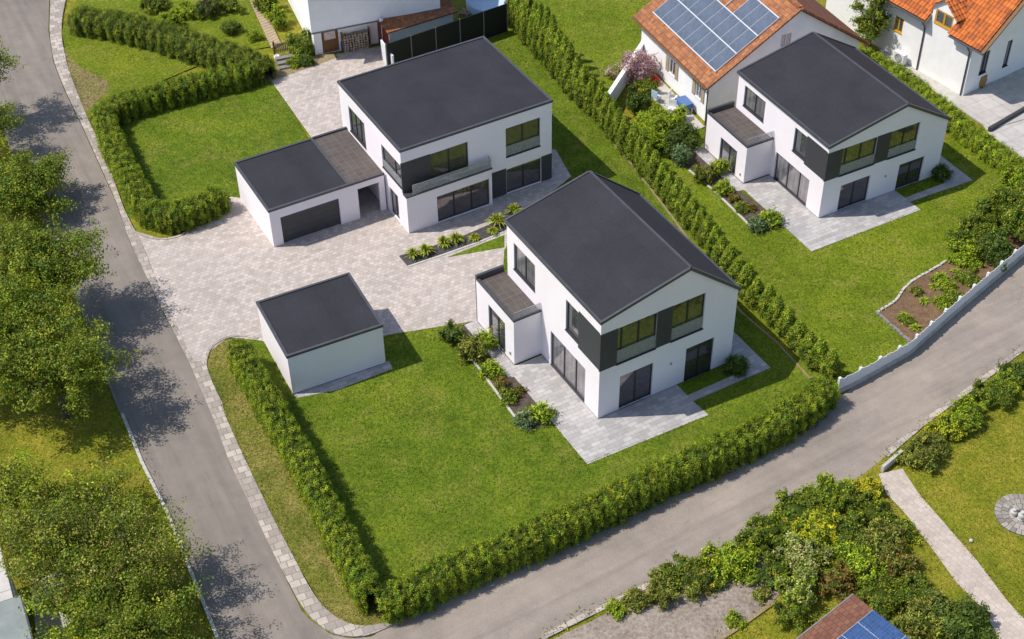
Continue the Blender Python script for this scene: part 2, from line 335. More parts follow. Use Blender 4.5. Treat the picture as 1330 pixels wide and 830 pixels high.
def leaf_quads(C, N, size, aspect, col, wild=0.8, up=0.0):
    """one kite-shaped leaf per centre C, facing roughly N; col per leaf"""
    n = len(C); nr = unit(N + RNG.normal(0, wild, (n, 3))); t = RNG.normal(0, 1, (n, 3)); t[:, 2] += up
    t = unit(t - nr * np.sum(t * nr, 1, keepdims=True)); b = np.cross(nr, t)
    L = (size * RNG.uniform(0.7, 1.3, n))[:, None]; Wd = L * aspect
    fold = nr * L * 0.12
    V = np.stack([C - t * L, C + b * Wd - fold, C + t * L, C - b * Wd - fold], 1).reshape(-1, 3)
    return V, np.arange(n * 4).reshape(n, 4), np.repeat(col, 4, 0)

class Leaves:
    def __init__(s): s.V = []; s.Q = []; s.C = []; s.M = []; s.n = 0
    def add(s, V, Q, C, mi=0): s.V.append(V); s.Q.append(Q + s.n); s.C.append(C); s.M.append(np.full(len(Q), mi)); s.n += len(V)
    def mesh(s, name, mats): return np_mesh(name, np.concatenate(s.V), np.concatenate(s.Q), np.concatenate(s.C), mats, np.concatenate(s.M))

PAL_GAIN = np.array([2.08, 1.82, 1.6])
def palette(n, pal, wts=None):
    pal = np.array(pal); k = RNG.choice(len(pal), n, p=wts); return pal[k] * PAL_GAIN * RNG.uniform(0.78, 1.22, (n, 1)) * (1 + RNG.normal(0, 0.06, (n, 3)))

GREEN_HEDGE = [(0.10, 0.165, 0.012), (0.145, 0.21, 0.014), (0.06, 0.115, 0.012), (0.185, 0.235, 0.018)]
GREEN_DARK = [(0.05, 0.09, 0.018), (0.035, 0.065, 0.014), (0.075, 0.12, 0.02)]
GREEN_TREE = [(0.078, 0.13, 0.014), (0.115, 0.165, 0.016), (0.052, 0.095, 0.014), (0.155, 0.19, 0.022)]
GREEN_LIME = [(0.155, 0.24, 0.016), (0.20, 0.27, 0.02), (0.12, 0.19, 0.015)]
YELLOW = [(0.27, 0.29, 0.02), (0.33, 0.33, 0.02), (0.20, 0.24, 0.02)]
OLIVE = [(0.12, 0.15, 0.03), (0.165, 0.19, 0.035), (0.09, 0.11, 0.025)]
BLUEGREEN = [(0.10, 0.17, 0.09), (0.14, 0.21, 0.12), (0.07, 0.12, 0.06)]
BROWNISH = [(0.13, 0.11, 0.03), (0.17, 0.10, 0.03), (0.10, 0.12, 0.03)]
PINK = [(0.30, 0.21, 0.34), (0.36, 0.28, 0.42), (0.24, 0.17, 0.24), (0.2, 0.16, 0.12)]
PALE = [(0.22, 0.25, 0.11), (0.27, 0.29, 0.15), (0.14, 0.20, 0.04), (0.12, 0.18, 0.03)]

def polyline(pts, step):
    out = []; tan = []; s_ = []; acc = 0
    for a, b in zip(pts[:-1], pts[1:]):
        d = b - a; L = d.length; k = max(1, int(L / step))
        for i in range(k): out.append(a + d * (i / k)); s_.append(acc + L * i / k)
        acc += L
    out.append(pts[-1]); s_.append(acc)
    out = np.array([(p.x, p.y) for p in out]); s_ = np.array(s_)
    for _ in range(3):
        o2 = out.copy(); o2[1:-1] = (out[:-2] + out[1:-1] * 2 + out[2:]) / 4; out = o2
    t = np.gradient(out, axis=0); t /= np.maximum(np.linalg.norm(t, axis=1, keepdims=True), 1e-9)
    return out, t, s_

def hedge(name, label, px, H, Wd, pal=GREEN_HEDGE, scallop=0.65, amp=0.13, dens=46, leaf=0.034, ztop=None, group=None, cat="hedge", per=30):
    zt = H if ztop is None else ztop
    pts = [P(x, y, zt) for x, y in px]
    c, t, s_ = polyline(pts, 0.2); nrm = np.c_[-t[:, 1], t[:, 0]]; L = s_[-1]
    ph = RNG.uniform(0, 6, 6)
    def prof(sv, q):
        """sv along, q in 0..1 around the section (right foot, top, left foot); returns offset across, z, normal across, normal z"""
        a = (q - 0.5) * 2
        ang = a * pi * 0.5
        cx = np.sign(np.sin(ang)) * np.abs(np.sin(ang)) ** 0.36; cz = np.abs(np.cos(ang)) ** 0.3
        k = 1 + amp * np.abs(np.sin(pi * sv / scallop + ph[0])) * 0.9 - amp * 0.5 + 0.05 * np.sin(sv * 1.3 + ph[1]) + 0.05 * np.sin(sv * 3.1 + ph[2] + a * 3) + 0.05 * np.sin(sv * 7.3 + a * 7 + ph[3])
        return cx * Wd / 2 * k, cz * H * (0.93 + 0.45 * (k - 1)) , np.sin(ang), np.cos(ang)
    def place(sv, q, off=0.0):
        i = np.interp(sv, s_, np.arange(len(s_))); i0 = np.clip(i.astype(int), 0, len(s_) - 2); fr = (i - i0)[:, None]
        cc = c[i0] * (1 - fr) + c[i0 + 1] * fr; nn = nrm[i0]
        x, z, nx, nz = prof(sv, q)
        e = np.minimum(sv, L - sv); rnd = np.sqrt(np.clip(1 - (1 - np.clip(e / (Wd * 0.45), 0, 1)) ** 2, 0, 1))
        x = x * (0.35 + 0.65 * rnd); z = z * (0.75 + 0.25 * rnd)
        Nn = np.c_[nn * nx[:, None], nz + 0.25]; endn = (1 - rnd)[:, None] * np.where((sv < L / 2)[:, None], -t[i0], t[i0]); Nn[:, :2] += endn
        Pp = np.c_[cc + nn * x[:, None], z]
        return Pp, unit(Nn)
    lv = Leaves()
    # dark inner body
    K = 12; ns = max(8, int(L / 0.25)); sv = np.linspace(0.02, L - 0.02, ns); qq = np.linspace(0, 1, K)
    SS, QQ = np.meshgrid(sv, qq, indexing='ij'); B, BN = place(SS.ravel(), QQ.ravel()); B = B - BN * 0.13; B[:, 2] = np.where((QQ.ravel() < 0.01) | (QQ.ravel() > 0.99), 0, np.maximum(B[:, 2], 0))
    ii = np.arange(ns * K).reshape(ns, K); Q = np.stack([ii[:-1, :-1], ii[1:, :-1], ii[1:, 1:], ii[:-1, 1:]], -1).reshape(-1, 4)
    lv.add(B, Q, np.full((len(B), 3), 0.05), 1)
    per_len = Wd + 2 * H; nc = int(L * per_len * dens)
    sv = RNG.uniform(0, L, nc); q = RNG.uniform(0, 1, nc)
    # feet get their share by length
    r = RNG.uniform(0, per_len, nc); zf = RNG.uniform(0.02, 1, nc); xf = RNG.uniform(-1, 1, nc)
    ang = np.where(r < 2 * H, np.where(r < H, -1, 1) * np.arccos(zf ** (1 / 0.3)), np.sign(xf) * np.arcsin(np.abs(xf) ** (1 / 0.36))); q = ang / pi + 0.5
    C, N = place(sv, q); C = C + N * RNG.normal(0.0, 0.05, (nc, 1))
    tone = np.abs(np.sin(pi * sv / scallop + ph[0])) * 0.62 + 0.42 + RNG.normal(0, 0.19, nc); tone = np.clip(tone, 0.2, 1.5)  # shade put into the leaf colour: grooves between plants darker, bulges lighter
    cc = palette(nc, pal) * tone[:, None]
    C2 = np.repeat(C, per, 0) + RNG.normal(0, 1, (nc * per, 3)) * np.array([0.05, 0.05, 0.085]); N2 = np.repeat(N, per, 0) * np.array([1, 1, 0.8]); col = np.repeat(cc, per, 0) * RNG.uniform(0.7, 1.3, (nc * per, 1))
    C2[:, 2] = np.maximum(C2[:, 2], 0.03)
    lv.add(*leaf_quads(C2, N2, leaf, 0.5, col, 0.5, 1.2))
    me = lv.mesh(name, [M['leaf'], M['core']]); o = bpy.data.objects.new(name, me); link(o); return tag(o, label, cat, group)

def blob_leaves(lobes, per_m2, leaf, pal, aspect=0.5, wild=0.8, up=0.0, core=0.0, clump=10, cr=0.12, jitter=0.12):
    """lobes: (x, y, z, rx, ry, rz)"""
    lv = Leaves()
    for (x, y, z, rx, ry, rz, *yw) in lobes:
        yw = yw[0] if yw else 0.0; cyw, syw = cos(yw), sin(yw)
        if core > 0:
            n1, n2 = 8, 6; th = np.linspace(0, 2 * pi, n1 + 1)[:-1]; phi = np.linspace(-pi / 2, pi / 2, n2)
            T, PH = np.meshgrid(th, phi, indexing='ij'); k = core * RNG.uniform(0.85, 1.1, T.shape)
            V = np.stack([x + rx * k * np.cos(PH) * np.cos(T), y + ry * k * np.cos(PH) * np.sin(T), z + rz * k * np.sin(PH)], -1).reshape(-1, 3)
            V[:, 2] = np.maximum(V[:, 2], 0.0)
            ii = np.arange(n1 * n2).reshape(n1, n2); jj = np.roll(ii, -1, 0)
            lv.add(V, np.stack([ii[:, :-1], jj[:, :-1], jj[:, 1:], ii[:, 1:]], -1).reshape(-1, 4), np.full((len(V), 3), 0.05), 1)
        area = 4 * pi * ((rx * ry) ** 1.6 / 3 + (rx * rz) ** 1.6 / 3 + (ry * rz) ** 1.6 / 3) ** (1 / 1.6)
        nc = max(6, int(area * per_m2 / clump)); d = unit(RNG.normal(0, 1, (nc, 3)))
        tone_l = RNG.uniform(0.75, 1.2)
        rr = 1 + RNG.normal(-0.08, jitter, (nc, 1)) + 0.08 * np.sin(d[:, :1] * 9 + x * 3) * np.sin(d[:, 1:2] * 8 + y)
        RM = np.array([[cyw, syw, 0], [-syw, cyw, 0], [0, 0, 1]])
        C = np.array([x, y, z]) + (d * rr * np.array([rx, ry, rz])) @ RM; N = unit(d / np.array([rx, ry, rz])) @ RM; N[:, 2] += 0.25
        keep = C[:, 2] > 0.03; C = C[keep]; N = N[keep]; rr = rr[keep]; nc = len(C)
        if nc == 0: continue
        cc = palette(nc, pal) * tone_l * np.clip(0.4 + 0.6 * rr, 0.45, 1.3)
        C2 = np.repeat(C, clump, 0) + RNG.normal(0, cr, (nc * clump, 3)); C2[:, 2] = np.maximum(C2[:, 2], 0.02)
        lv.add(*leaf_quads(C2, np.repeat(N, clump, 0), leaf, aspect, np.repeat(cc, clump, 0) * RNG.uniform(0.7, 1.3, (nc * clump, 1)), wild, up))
    return lv

def shrub(name, label, px, py, r, h, pal=GREEN_TREE, cat="shrub", group=None, leaf=0.09, n=5, per=200, ry=None, core=0.72, aspect=0.5, up=0.2, z=0.0, wild=0.8, loose=True):
    """leafy bush whose visible middle is at the pixel px, py"""
    c = P(px, py, h * 0.5 + z); ry = ry or r
    rough = loose and r > 0.7
    lobes = [(0, 0, h * 0.40, r * 0.66, ry * 0.66, h * 0.42)] if rough else [(0, 0, h * 0.48, r * 0.72, ry * 0.72, h * 0.5)]
    n = n + 7 if rough else n
    for k in range(n):
        a = 2 * pi * k / n + random.uniform(-0.5, 0.5); q = random.uniform(0.3, 0.95) if rough else random.uniform(0.45, 0.62)
        s_ = random.uniform(0.16, 0.42) if rough else random.uniform(0.38, 0.55)
        lobes.append((cos(a) * r * q, sin(a) * ry * q, h * random.uniform(0.25, 1.0 - 0.45 * q if rough else 0.62), r * s_ * random.uniform(0.8, 1.3), ry * s_ * random.uniform(0.6, 1.0), h * (random.uniform(0.14, 0.36) if rough else random.uniform(0.28, 0.42)), a))
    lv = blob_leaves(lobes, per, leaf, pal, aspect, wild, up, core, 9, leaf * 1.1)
    o = bpy.data.objects.new(name, lv.mesh(name, [M['leaf'], M['core']])); link(o); o.location = (c.x, c.y, z)
    return tag(o, label, cat, group)

def blades(name, label, px, py, r, h, n=60, pal=GREEN_LIME, cat="plant", group=None, wdt=0.035, z=0.0, arch=1.0):
    """rosette of arching strap leaves"""
    c = P(px, py, h * 0.45 + z); lv = Leaves(); V = []; Cc = []; Q = []
    pc = palette(n, pal)
    for k in range(n):
        a = random.uniform(0, 2 * pi); sp = random.uniform(0.15, 1.0); L = r * sp * random.uniform(0.85, 1.1); hh = h * random.uniform(0.75, 1.05) * (1.1 - 0.45 * sp)
        ox, oy = cos(a) * 0.06, sin(a) * 0.06; seg = 5; base = len(V)
        for i in range(seg + 1):
            t = i / seg; rad = L * t ** 1.2; zz = hh * (1 - (1 - t) ** 2) - arch * hh * 0.55 * max(0, t - 0.45) * sp * 1.6
            ww = wdt * (1 - t * 0.85) * (0.6 + 0.8 * min(1, t * 3))
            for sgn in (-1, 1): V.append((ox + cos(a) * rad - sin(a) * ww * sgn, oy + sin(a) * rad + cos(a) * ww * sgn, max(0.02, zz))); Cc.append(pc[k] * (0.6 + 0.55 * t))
        for i in range(seg): b = base + i * 2; Q.append((b, b + 1, b + 3, b + 2))
    lv.add(np.array(V), np.array(Q), np.array(Cc))
    o = bpy.data.objects.new(name, lv.mesh(name, [M['leaf']])); link(o); o.location = (c.x, c.y, z); return tag(o, label, cat, group)

# ------------------------------------------------------------------ ground sheets
SHEETS = []
def sheet(name, pts, z, mat, kind="structure", label=None, cat=None, smooth=0, thick=0.0):
    """flat sheet through a list of world points (tessellated polygon)"""
    if smooth:
        for _ in range(smooth):
            q = []
            for i, p in enumerate(pts):
                b = pts[(i + 1) % len(pts)]; q += [p * 0.75 + b * 0.25, p * 0.25 + b * 0.75]
            pts = q
    from mathutils.geometry import tessellate_polygon
    SHEETS.append((name, np.array([(p.x, p.y) for p in pts]), z))
    v = [Vector((p.x, p.y, 0)) for p in pts]; tri = tessellate_polygon([v])
    mb = MB(); mb.v = [(p.x, p.y, z) for p in v]; mb.c = [None] * len(v)
    for t in tri:
        a, b, c = (v[i] for i in t)
        if (b - a).cross(c - a).z < 0: t = (t[0], t[2], t[1])
        mb.f.append(tuple(t)); mb.m.append(0)
    if thick:
        for i in range(len(v)):
            a, b = v[i], v[(i + 1) % len(v)]; mb.face([(a.x, a.y, z), (b.x, b.y, z), (b.x, b.y, z - thick), (a.x, a.y, z - thick)])
    o = mb.build(name, mat); return tag(o, label, cat, None, kind)

def PP(*px, z=0.0): return [P(x, y, z) for x, y in px]

mb = MB(); R_ = 1500; mb.face([(-R_, -R_, -0.06), (R_, -R_, -0.06), (R_, R_, -0.06), (-R_, R_, -0.06)])
tag(mb.build("ground", M['lawn_warm']), kind="structure")

road_r = [(60, -40), (64, 0), (63, 40), (69, 80), (84, 118), (107, 166), (148, 257), (170, 318), (202, 384), (246, 471), (278, 545), (300, 606), (328, 662), (360, 729), (392, 793), (404, 806), (429, 826), (470, 860), (560, 930)]
road_l = [(280, 930), (283, 830), (245, 736), (217, 666), (185, 603), (159, 540), (145, 506), (125, 452), (60, 300), (-5, 150), (-40, 70), (-90, -40)]
sheet("road", PP(*road_r, *road_l), 0.0, M['asphalt'])
lane_up = [(404, 806), (429, 824), (455, 829), (483, 827), (508, 808), (560, 786), (640, 744), (760, 692), (880, 640), (1000, 580), (1085, 522), (1110, 500), (1190, 450), (1260, 392), (1330, 334), (1420, 250)]
lane_lo = [(1420, 385), (1330, 455), (1265, 505), (1200, 551), (1145, 597), (1120, 617), (1030, 662), (958, 708), (890, 738), (850, 766), (813, 782), (754, 803), (703, 828), (640, 862), (540, 930), (330, 930), (300, 840)]
sheet("lane", PP(*lane_up, *lane_lo), -0.006, M['lane'])

# lawns
sheet("front_lawn", PP((445, 470), (520, 395), (640, 300), (700, 250), (790, 200), (880, 300), (1000, 440), (1085, 495), (1010, 560), (760, 660), (560, 750), (500, 790), (470, 770), (400, 640), (340, 520), (300, 440), (345, 440), (390, 500)), 0.03, M['lawn'])
sheet("lawn", PP((630, -20), (700, 70), (800, 180), (900, 290), (760, 320), (640, 250), (600, 60)), 0.026, M['lawn'])
sheet("upper_lawn", PP((680, -40), (860, -40), (852, 40), (785, 150), (730, 110)), 0.026, M['lawn2'])
sheet("east_lawn", PP((790, 160), (870, 165), (960, 170), (1020, 240), (1250, 180), (1330, 235), (1340, 300), (1252, 385), (1185, 446), (1092, 502), (1000, 430), (880, 290)), 0.022, M['lawn2'])
sheet("west_lawn", PP((130, 130), (270, 90), (350, 95), (420, 215), (330, 262), (270, 285), (200, 300), (165, 280)), 0.026, M['lawn'])
sheet("verge", PP((80, 40), (88, 28), (150, 45), (270, 80), (180, 118), (125, 140), (112, 165), (92, 105)), 0.022, M['lawn2'])
sheet("bare_patch", PP((80, 55), (92, 78), (110, 92), (150, 108), (120, 138), (110, 150), (94, 108), (82, 75)), 0.026, M['bare'], smooth=2)
sheet("west_verge", PP((296, 440), (330, 445), (380, 560), (440, 680), (500, 780), (507, 806), (488, 815), (465, 816), (443, 811), (420, 790), (384, 729), (349, 662), (321, 603), (302, 560), (285, 520), (267, 478), (270, 457)), 0.026, M['lawn_dry'])
sheet("south_lawn", PP((800, 760), (1000, 640), (1100, 590), (1330, 420), (1420, 360), (1420, 900), (700, 900)), -0.016, M['lawn_warm'])
sheet("meadow", PP((-60, -30), (-30, 60), (20, 150), (150, 440), (200, 560), (270, 750), (310, 835), (320, 900), (-60, 900)), -0.012, M['lawn_warm'])
sheet("north_garden", PP((95, -30), (320, -30), (355, 60), (300, 70), (200, 30), (100, 15)), 0.022, M['lawn2'])

# paved courtyard, terrace, kerbs
court = [(170, 300), (181, 302), (213, 313), (240, 307), (255, 292), (275, 268), (300, 258), (345, 258), (420, 215), (350, 104), (300, 106), (330, 92), (410, 72), (505, 50), (520, 90), (560, 190), (760, 240), (775, 232), (720, 195), (742, 228), (690, 268), (655, 300), (640, 325), (520, 345), (560, 350), (655, 320), (640, 420), (500, 436), (440, 460), (340, 441), (296, 437), (269, 457), (267, 478), (290, 535), (279, 545), (246, 471), (202, 384)]
sheet("courtyard", PP((170, 303), (184, 303), (213, 312), (240, 306), (256, 291), (276, 266), (300, 256), (345, 262), (430, 215), (351, 104), (340, 96), (410, 76), (505, 58), (525, 95), (560, 190), (700, 190), (722, 195), (742, 230), (690, 270), (655, 325), (650, 412), (500, 436), (440, 465), (334, 442), (296, 439), (272, 457), (268, 478), (288, 525), (300, 560), (279, 548), (246, 471), (202, 384)), 0.034, M['pave'])
sheet("yard_path", PP((300, 104), (352, 106), (420, 82), (440, 74), (430, 68), (405, 74), (352, 90)), 0.038, M['drysoil'])

def strip(name, A, B, z, mat, drop=0.1, kind="structure", label=None, cat=None):
    """raised band between two edge lines with side faces"""
    mb = MB(); n = len(A)
    for i in range(n - 1):
        a0, a1, b0, b1 = A[i], A[i + 1], B[i], B[i + 1]
        mb.face([(a0.x, a0.y, z), (a1.x, a1.y, z), (b1.x, b1.y, z), (b0.x, b0.y, z)])
        for u, v_ in ((a0, a1), (b0, b1)): mb.face([(u.x, u.y, z), (v_.x, v_.y, z), (v_.x, v_.y, z - drop), (u.x, u.y, z - drop)])
    o = mb.build(name, mat); return tag(o, label, cat, None, kind)

kA = PP((62, -30), (66, 0), (64, 40), (69, 78), (85, 118), (108, 166), (149, 257), (170, 318), (202, 383), (246, 470))
kB = PP((88, -30), (86, 0), (80, 25), (80, 51), (88, 88), (110, 145), (137, 203), (164, 280), (183, 312), (209, 380), (250, 468))
def resamp(pts, n):
    L = [0]
    for a, b in zip(pts[:-1], pts[1:]): L.append(L[-1] + (b - a).length)
    out = []
    for k in range(n):
        t = L[-1] * k / (n - 1); i = max(j for j in range(len(L)) if L[j] <= t + 1e-9); i = min(i, len(pts) - 2)
        fr = (t - L[i]) / max(1e-9, L[i + 1] - L[i]); out.append(pts[i].lerp(pts[i + 1], fr))
    for _ in range(2): out = [out[0]] + [(out[i - 1] + out[i] * 2 + out[i + 1]) / 4 for i in range(1, n - 1)] + [out[-1]]
    return out
strip("kerb", resamp(kA, 50), resamp(kB, 50), 0.055, M['kerb'])
kC = PP((246, 470), (278, 545), (300, 606), (328, 662), (360, 729), (386, 778), (404, 804), (429, 824), (452, 829), (483, 827), (508, 812), (524, 807))
kD = PP((262, 470), (288, 530), (321, 603), (349, 662), (384, 729), (402, 764), (420, 790), (443, 808), (465, 815), (488, 814), (508, 806), (524, 803))
strip("pavement_edge", resamp(kC, 50), resamp(kD, 50), 0.058, M['kerb'])
# narrow curbs around the planted verge and below the western hedge
def curb(name, px, wdt, z, mat, smooth=True, kind="structure", label=None, cat=None):
    pts = PP(*px); n = max(8, len(pts) * 5); q = resamp(pts, n) if smooth else pts; n = len(q); A = []; B = []
    for i in range(n):
        d = (q[min(i + 1, n - 1)] - q[max(i - 1, 0)]).normalized(); nn = Vector((-d.y, d.x, 0)) * wdt / 2; A.append(q[i] + nn); B.append(q[i] - nn)
    return strip(name, A, B, z, mat, z + 0.03, kind, label, cat)
curb("kerb", [(335, 440), (312, 436), (290, 440), (272, 453), (266, 474), (274, 497), (288, 527)], 0.14, 0.075, M['kerb'])
curb("kerb", [(172, 300), (190, 309), (213, 312), (236, 307), (252, 293), (268, 272), (292, 258)], 0.14, 0.075, M['kerb'])
curb("kerb", [(159, 538), (185, 602), (217, 665), (245, 735), (284, 832), (292, 860)], 0.16, 0.07, M['limestone'], False)
curb("kerb", [(125, 452), (145, 506), (159, 540)], 0.14, 0.05, M['greystone'], False)
curb("kerb", [(1150, 592), (1200, 549), (1265, 502), (1330, 452), (1400, 400)], 0.3, 0.045, M['kerb'], False)
curb("kerb", [(703, 829), (754, 803), (815, 774), (850, 756)], 0.28, 0.04, M['kerb'], False)
curb("kerb", [(792, 182), (817, 210), (871, 280), (962, 406), (1010, 447), (1052, 493)], 0.10, 0.09, M['drysoil'], False)
curb("kerb", [(924, 838), (960, 815), (1006, 782)], 0.2, 0.07, M['drysoil'], False)
sheet("gravel_pad", PP((690, 845), (735, 822), (770, 806), (806, 786), (860, 768), (905, 735), (965, 712), (1010, 722), (1018, 765), (1004, 782), (958, 814), (915, 845)), 0.012, M['gravel'])
sheet("path", PP((1141, 616), (1172, 609), (1192, 640), (1217, 669), (1269, 729), (1309, 782), (1340, 815), (1360, 850), (1308, 850), (1277, 792), (1243, 758), (1209, 711), (1177, 669), (1150, 640)), 0.03, M['path'])

# ------------------------------------------------------------------ building helpers
class Face:
    """facade of a building: a = along, d = inward, z = up, in the building's own axes"""
    def __init__(s, side, at): s.side = side; s.at = at
    def p(s, a, d, z):
        if s.side == 'front': return (a, s.at + d, z)
        if s.side == 'back': return (a, s.at - d, z)
        if s.side == 'left': return (s.at + d, a, z)
        return (s.at - d, a, z)
    def box(s, mb, a0, a1, d0, d1, z0, z1, mi=0):
        p = s.p(a0, d0, z0); q = s.p(a1, d1, z1); mb.box(min(p[0], q[0]), max(p[0], q[0]), min(p[1], q[1]), max(p[1], q[1]), z0, z1, mi)

def facade(mb, face, prof, holes, depth=0.16, z0=0.0):
    """prof: [(a, ztop)...]; holes: (a0, a1, z0, z1)"""
    def top(a):
        for (x0, y0), (x1, y1) in zip(prof[:-1], prof[1:]):
            if x0 - 1e-6 <= a <= x1 + 1e-6: return y0 + (y1 - y0) * (a - x0) / (x1 - x0)
    xs = sorted({round(x, 4) for x, _ in prof} | {round(v, 4) for h in holes for v in h[:2]})
    for x0, x1 in zip(xs[:-1], xs[1:]):
        m = (x0 + x1) / 2; hs = sorted([(h[2], h[3]) for h in holes if h[0] < m < h[1]]); z = z0
        for a, b in hs:
            if a > z + 1e-4: mb.face([face.p(x0, 0, z), face.p(x1, 0, z), face.p(x1, 0, a), face.p(x0, 0, a)])
            z = b
        mb.face([face.p(x0, 0, z), face.p(x1, 0, z), face.p(x1, 0, top(x1)), face.p(x0, 0, top(x0))])
    for a0, a1, b0, b1 in holes:
        for (pa, pz), (qa, qz) in (((a0, b0), (a0, b1)), ((a0, b1), (a1, b1)), ((a1, b1), (a1, b0)), ((a1, b0), (a0, b0))):
            mb.face([face.p(pa, 0, pz), face.p(qa, 0, qz), face.p(qa, depth, qz), face.p(pa, depth, pz)])

def window(parent, face, a0, a1, z0, z1, mull=(0.5,), pane=None, depth=0.12, bw=0.07, guard=0.0, sill=True, fmat=None, name="window", narrow=None, transom=None):
    fm = fmat or M['frame']; f = MB(); d0, d1 = depth - 0.03, depth + 0.04
    face.box(f, a0, a0 + bw, d0, d1, z0, z1); face.box(f, a1 - bw, a1, d0, d1, z0, z1)
    face.box(f, a0 + bw, a1 - bw, d0, d1, z0, z0 + bw); face.box(f, a0 + bw, a1 - bw, d0, d1, z1 - bw, z1)
    for m in mull:
        x = a0 + (a1 - a0) * m; face.box(f, x - bw * 0.6, x + bw * 0.6, d0 - 0.005, d1 + 0.005, z0 + bw + 0.001, z1 - bw - 0.001)
    if transom:
        zz = z0 + (z1 - z0) * transom; face.box(f, a0 + bw, a1 - bw, d0 + 0.004, d1 - 0.004, zz - 0.02, zz + 0.02)
    if sill: face.box(f, a0 - 0.02, a1 + 0.02, -0.05, d0 - 0.002, z0 - 0.04, z0 + 0.012)
    o = f.build(name, fm, parent)
    g = MB(); g.face([face.p(a0 + bw * 0.5, depth, z0 + bw * 0.5), face.p(a1 - bw * 0.5, depth, z0 + bw * 0.5), face.p(a1 - bw * 0.5, depth, z1 - bw * 0.5), face.p(a0 + bw * 0.5, depth, z1 - bw * 0.5)])
    g.build("pane", pane or M['pane'], o)
    if guard:
        g = MB(); face.box(g, a0 + 0.03, a1 - 0.03, 0.03, 0.045, z0 + 0.03, z0 + guard); g.build("glass_guard", M['guard'], o)
    return o

def quadgrid_roof(mb, p00, p10, p11, p01, mi=0): mb.face([p00, p10, p11, p01], mi)

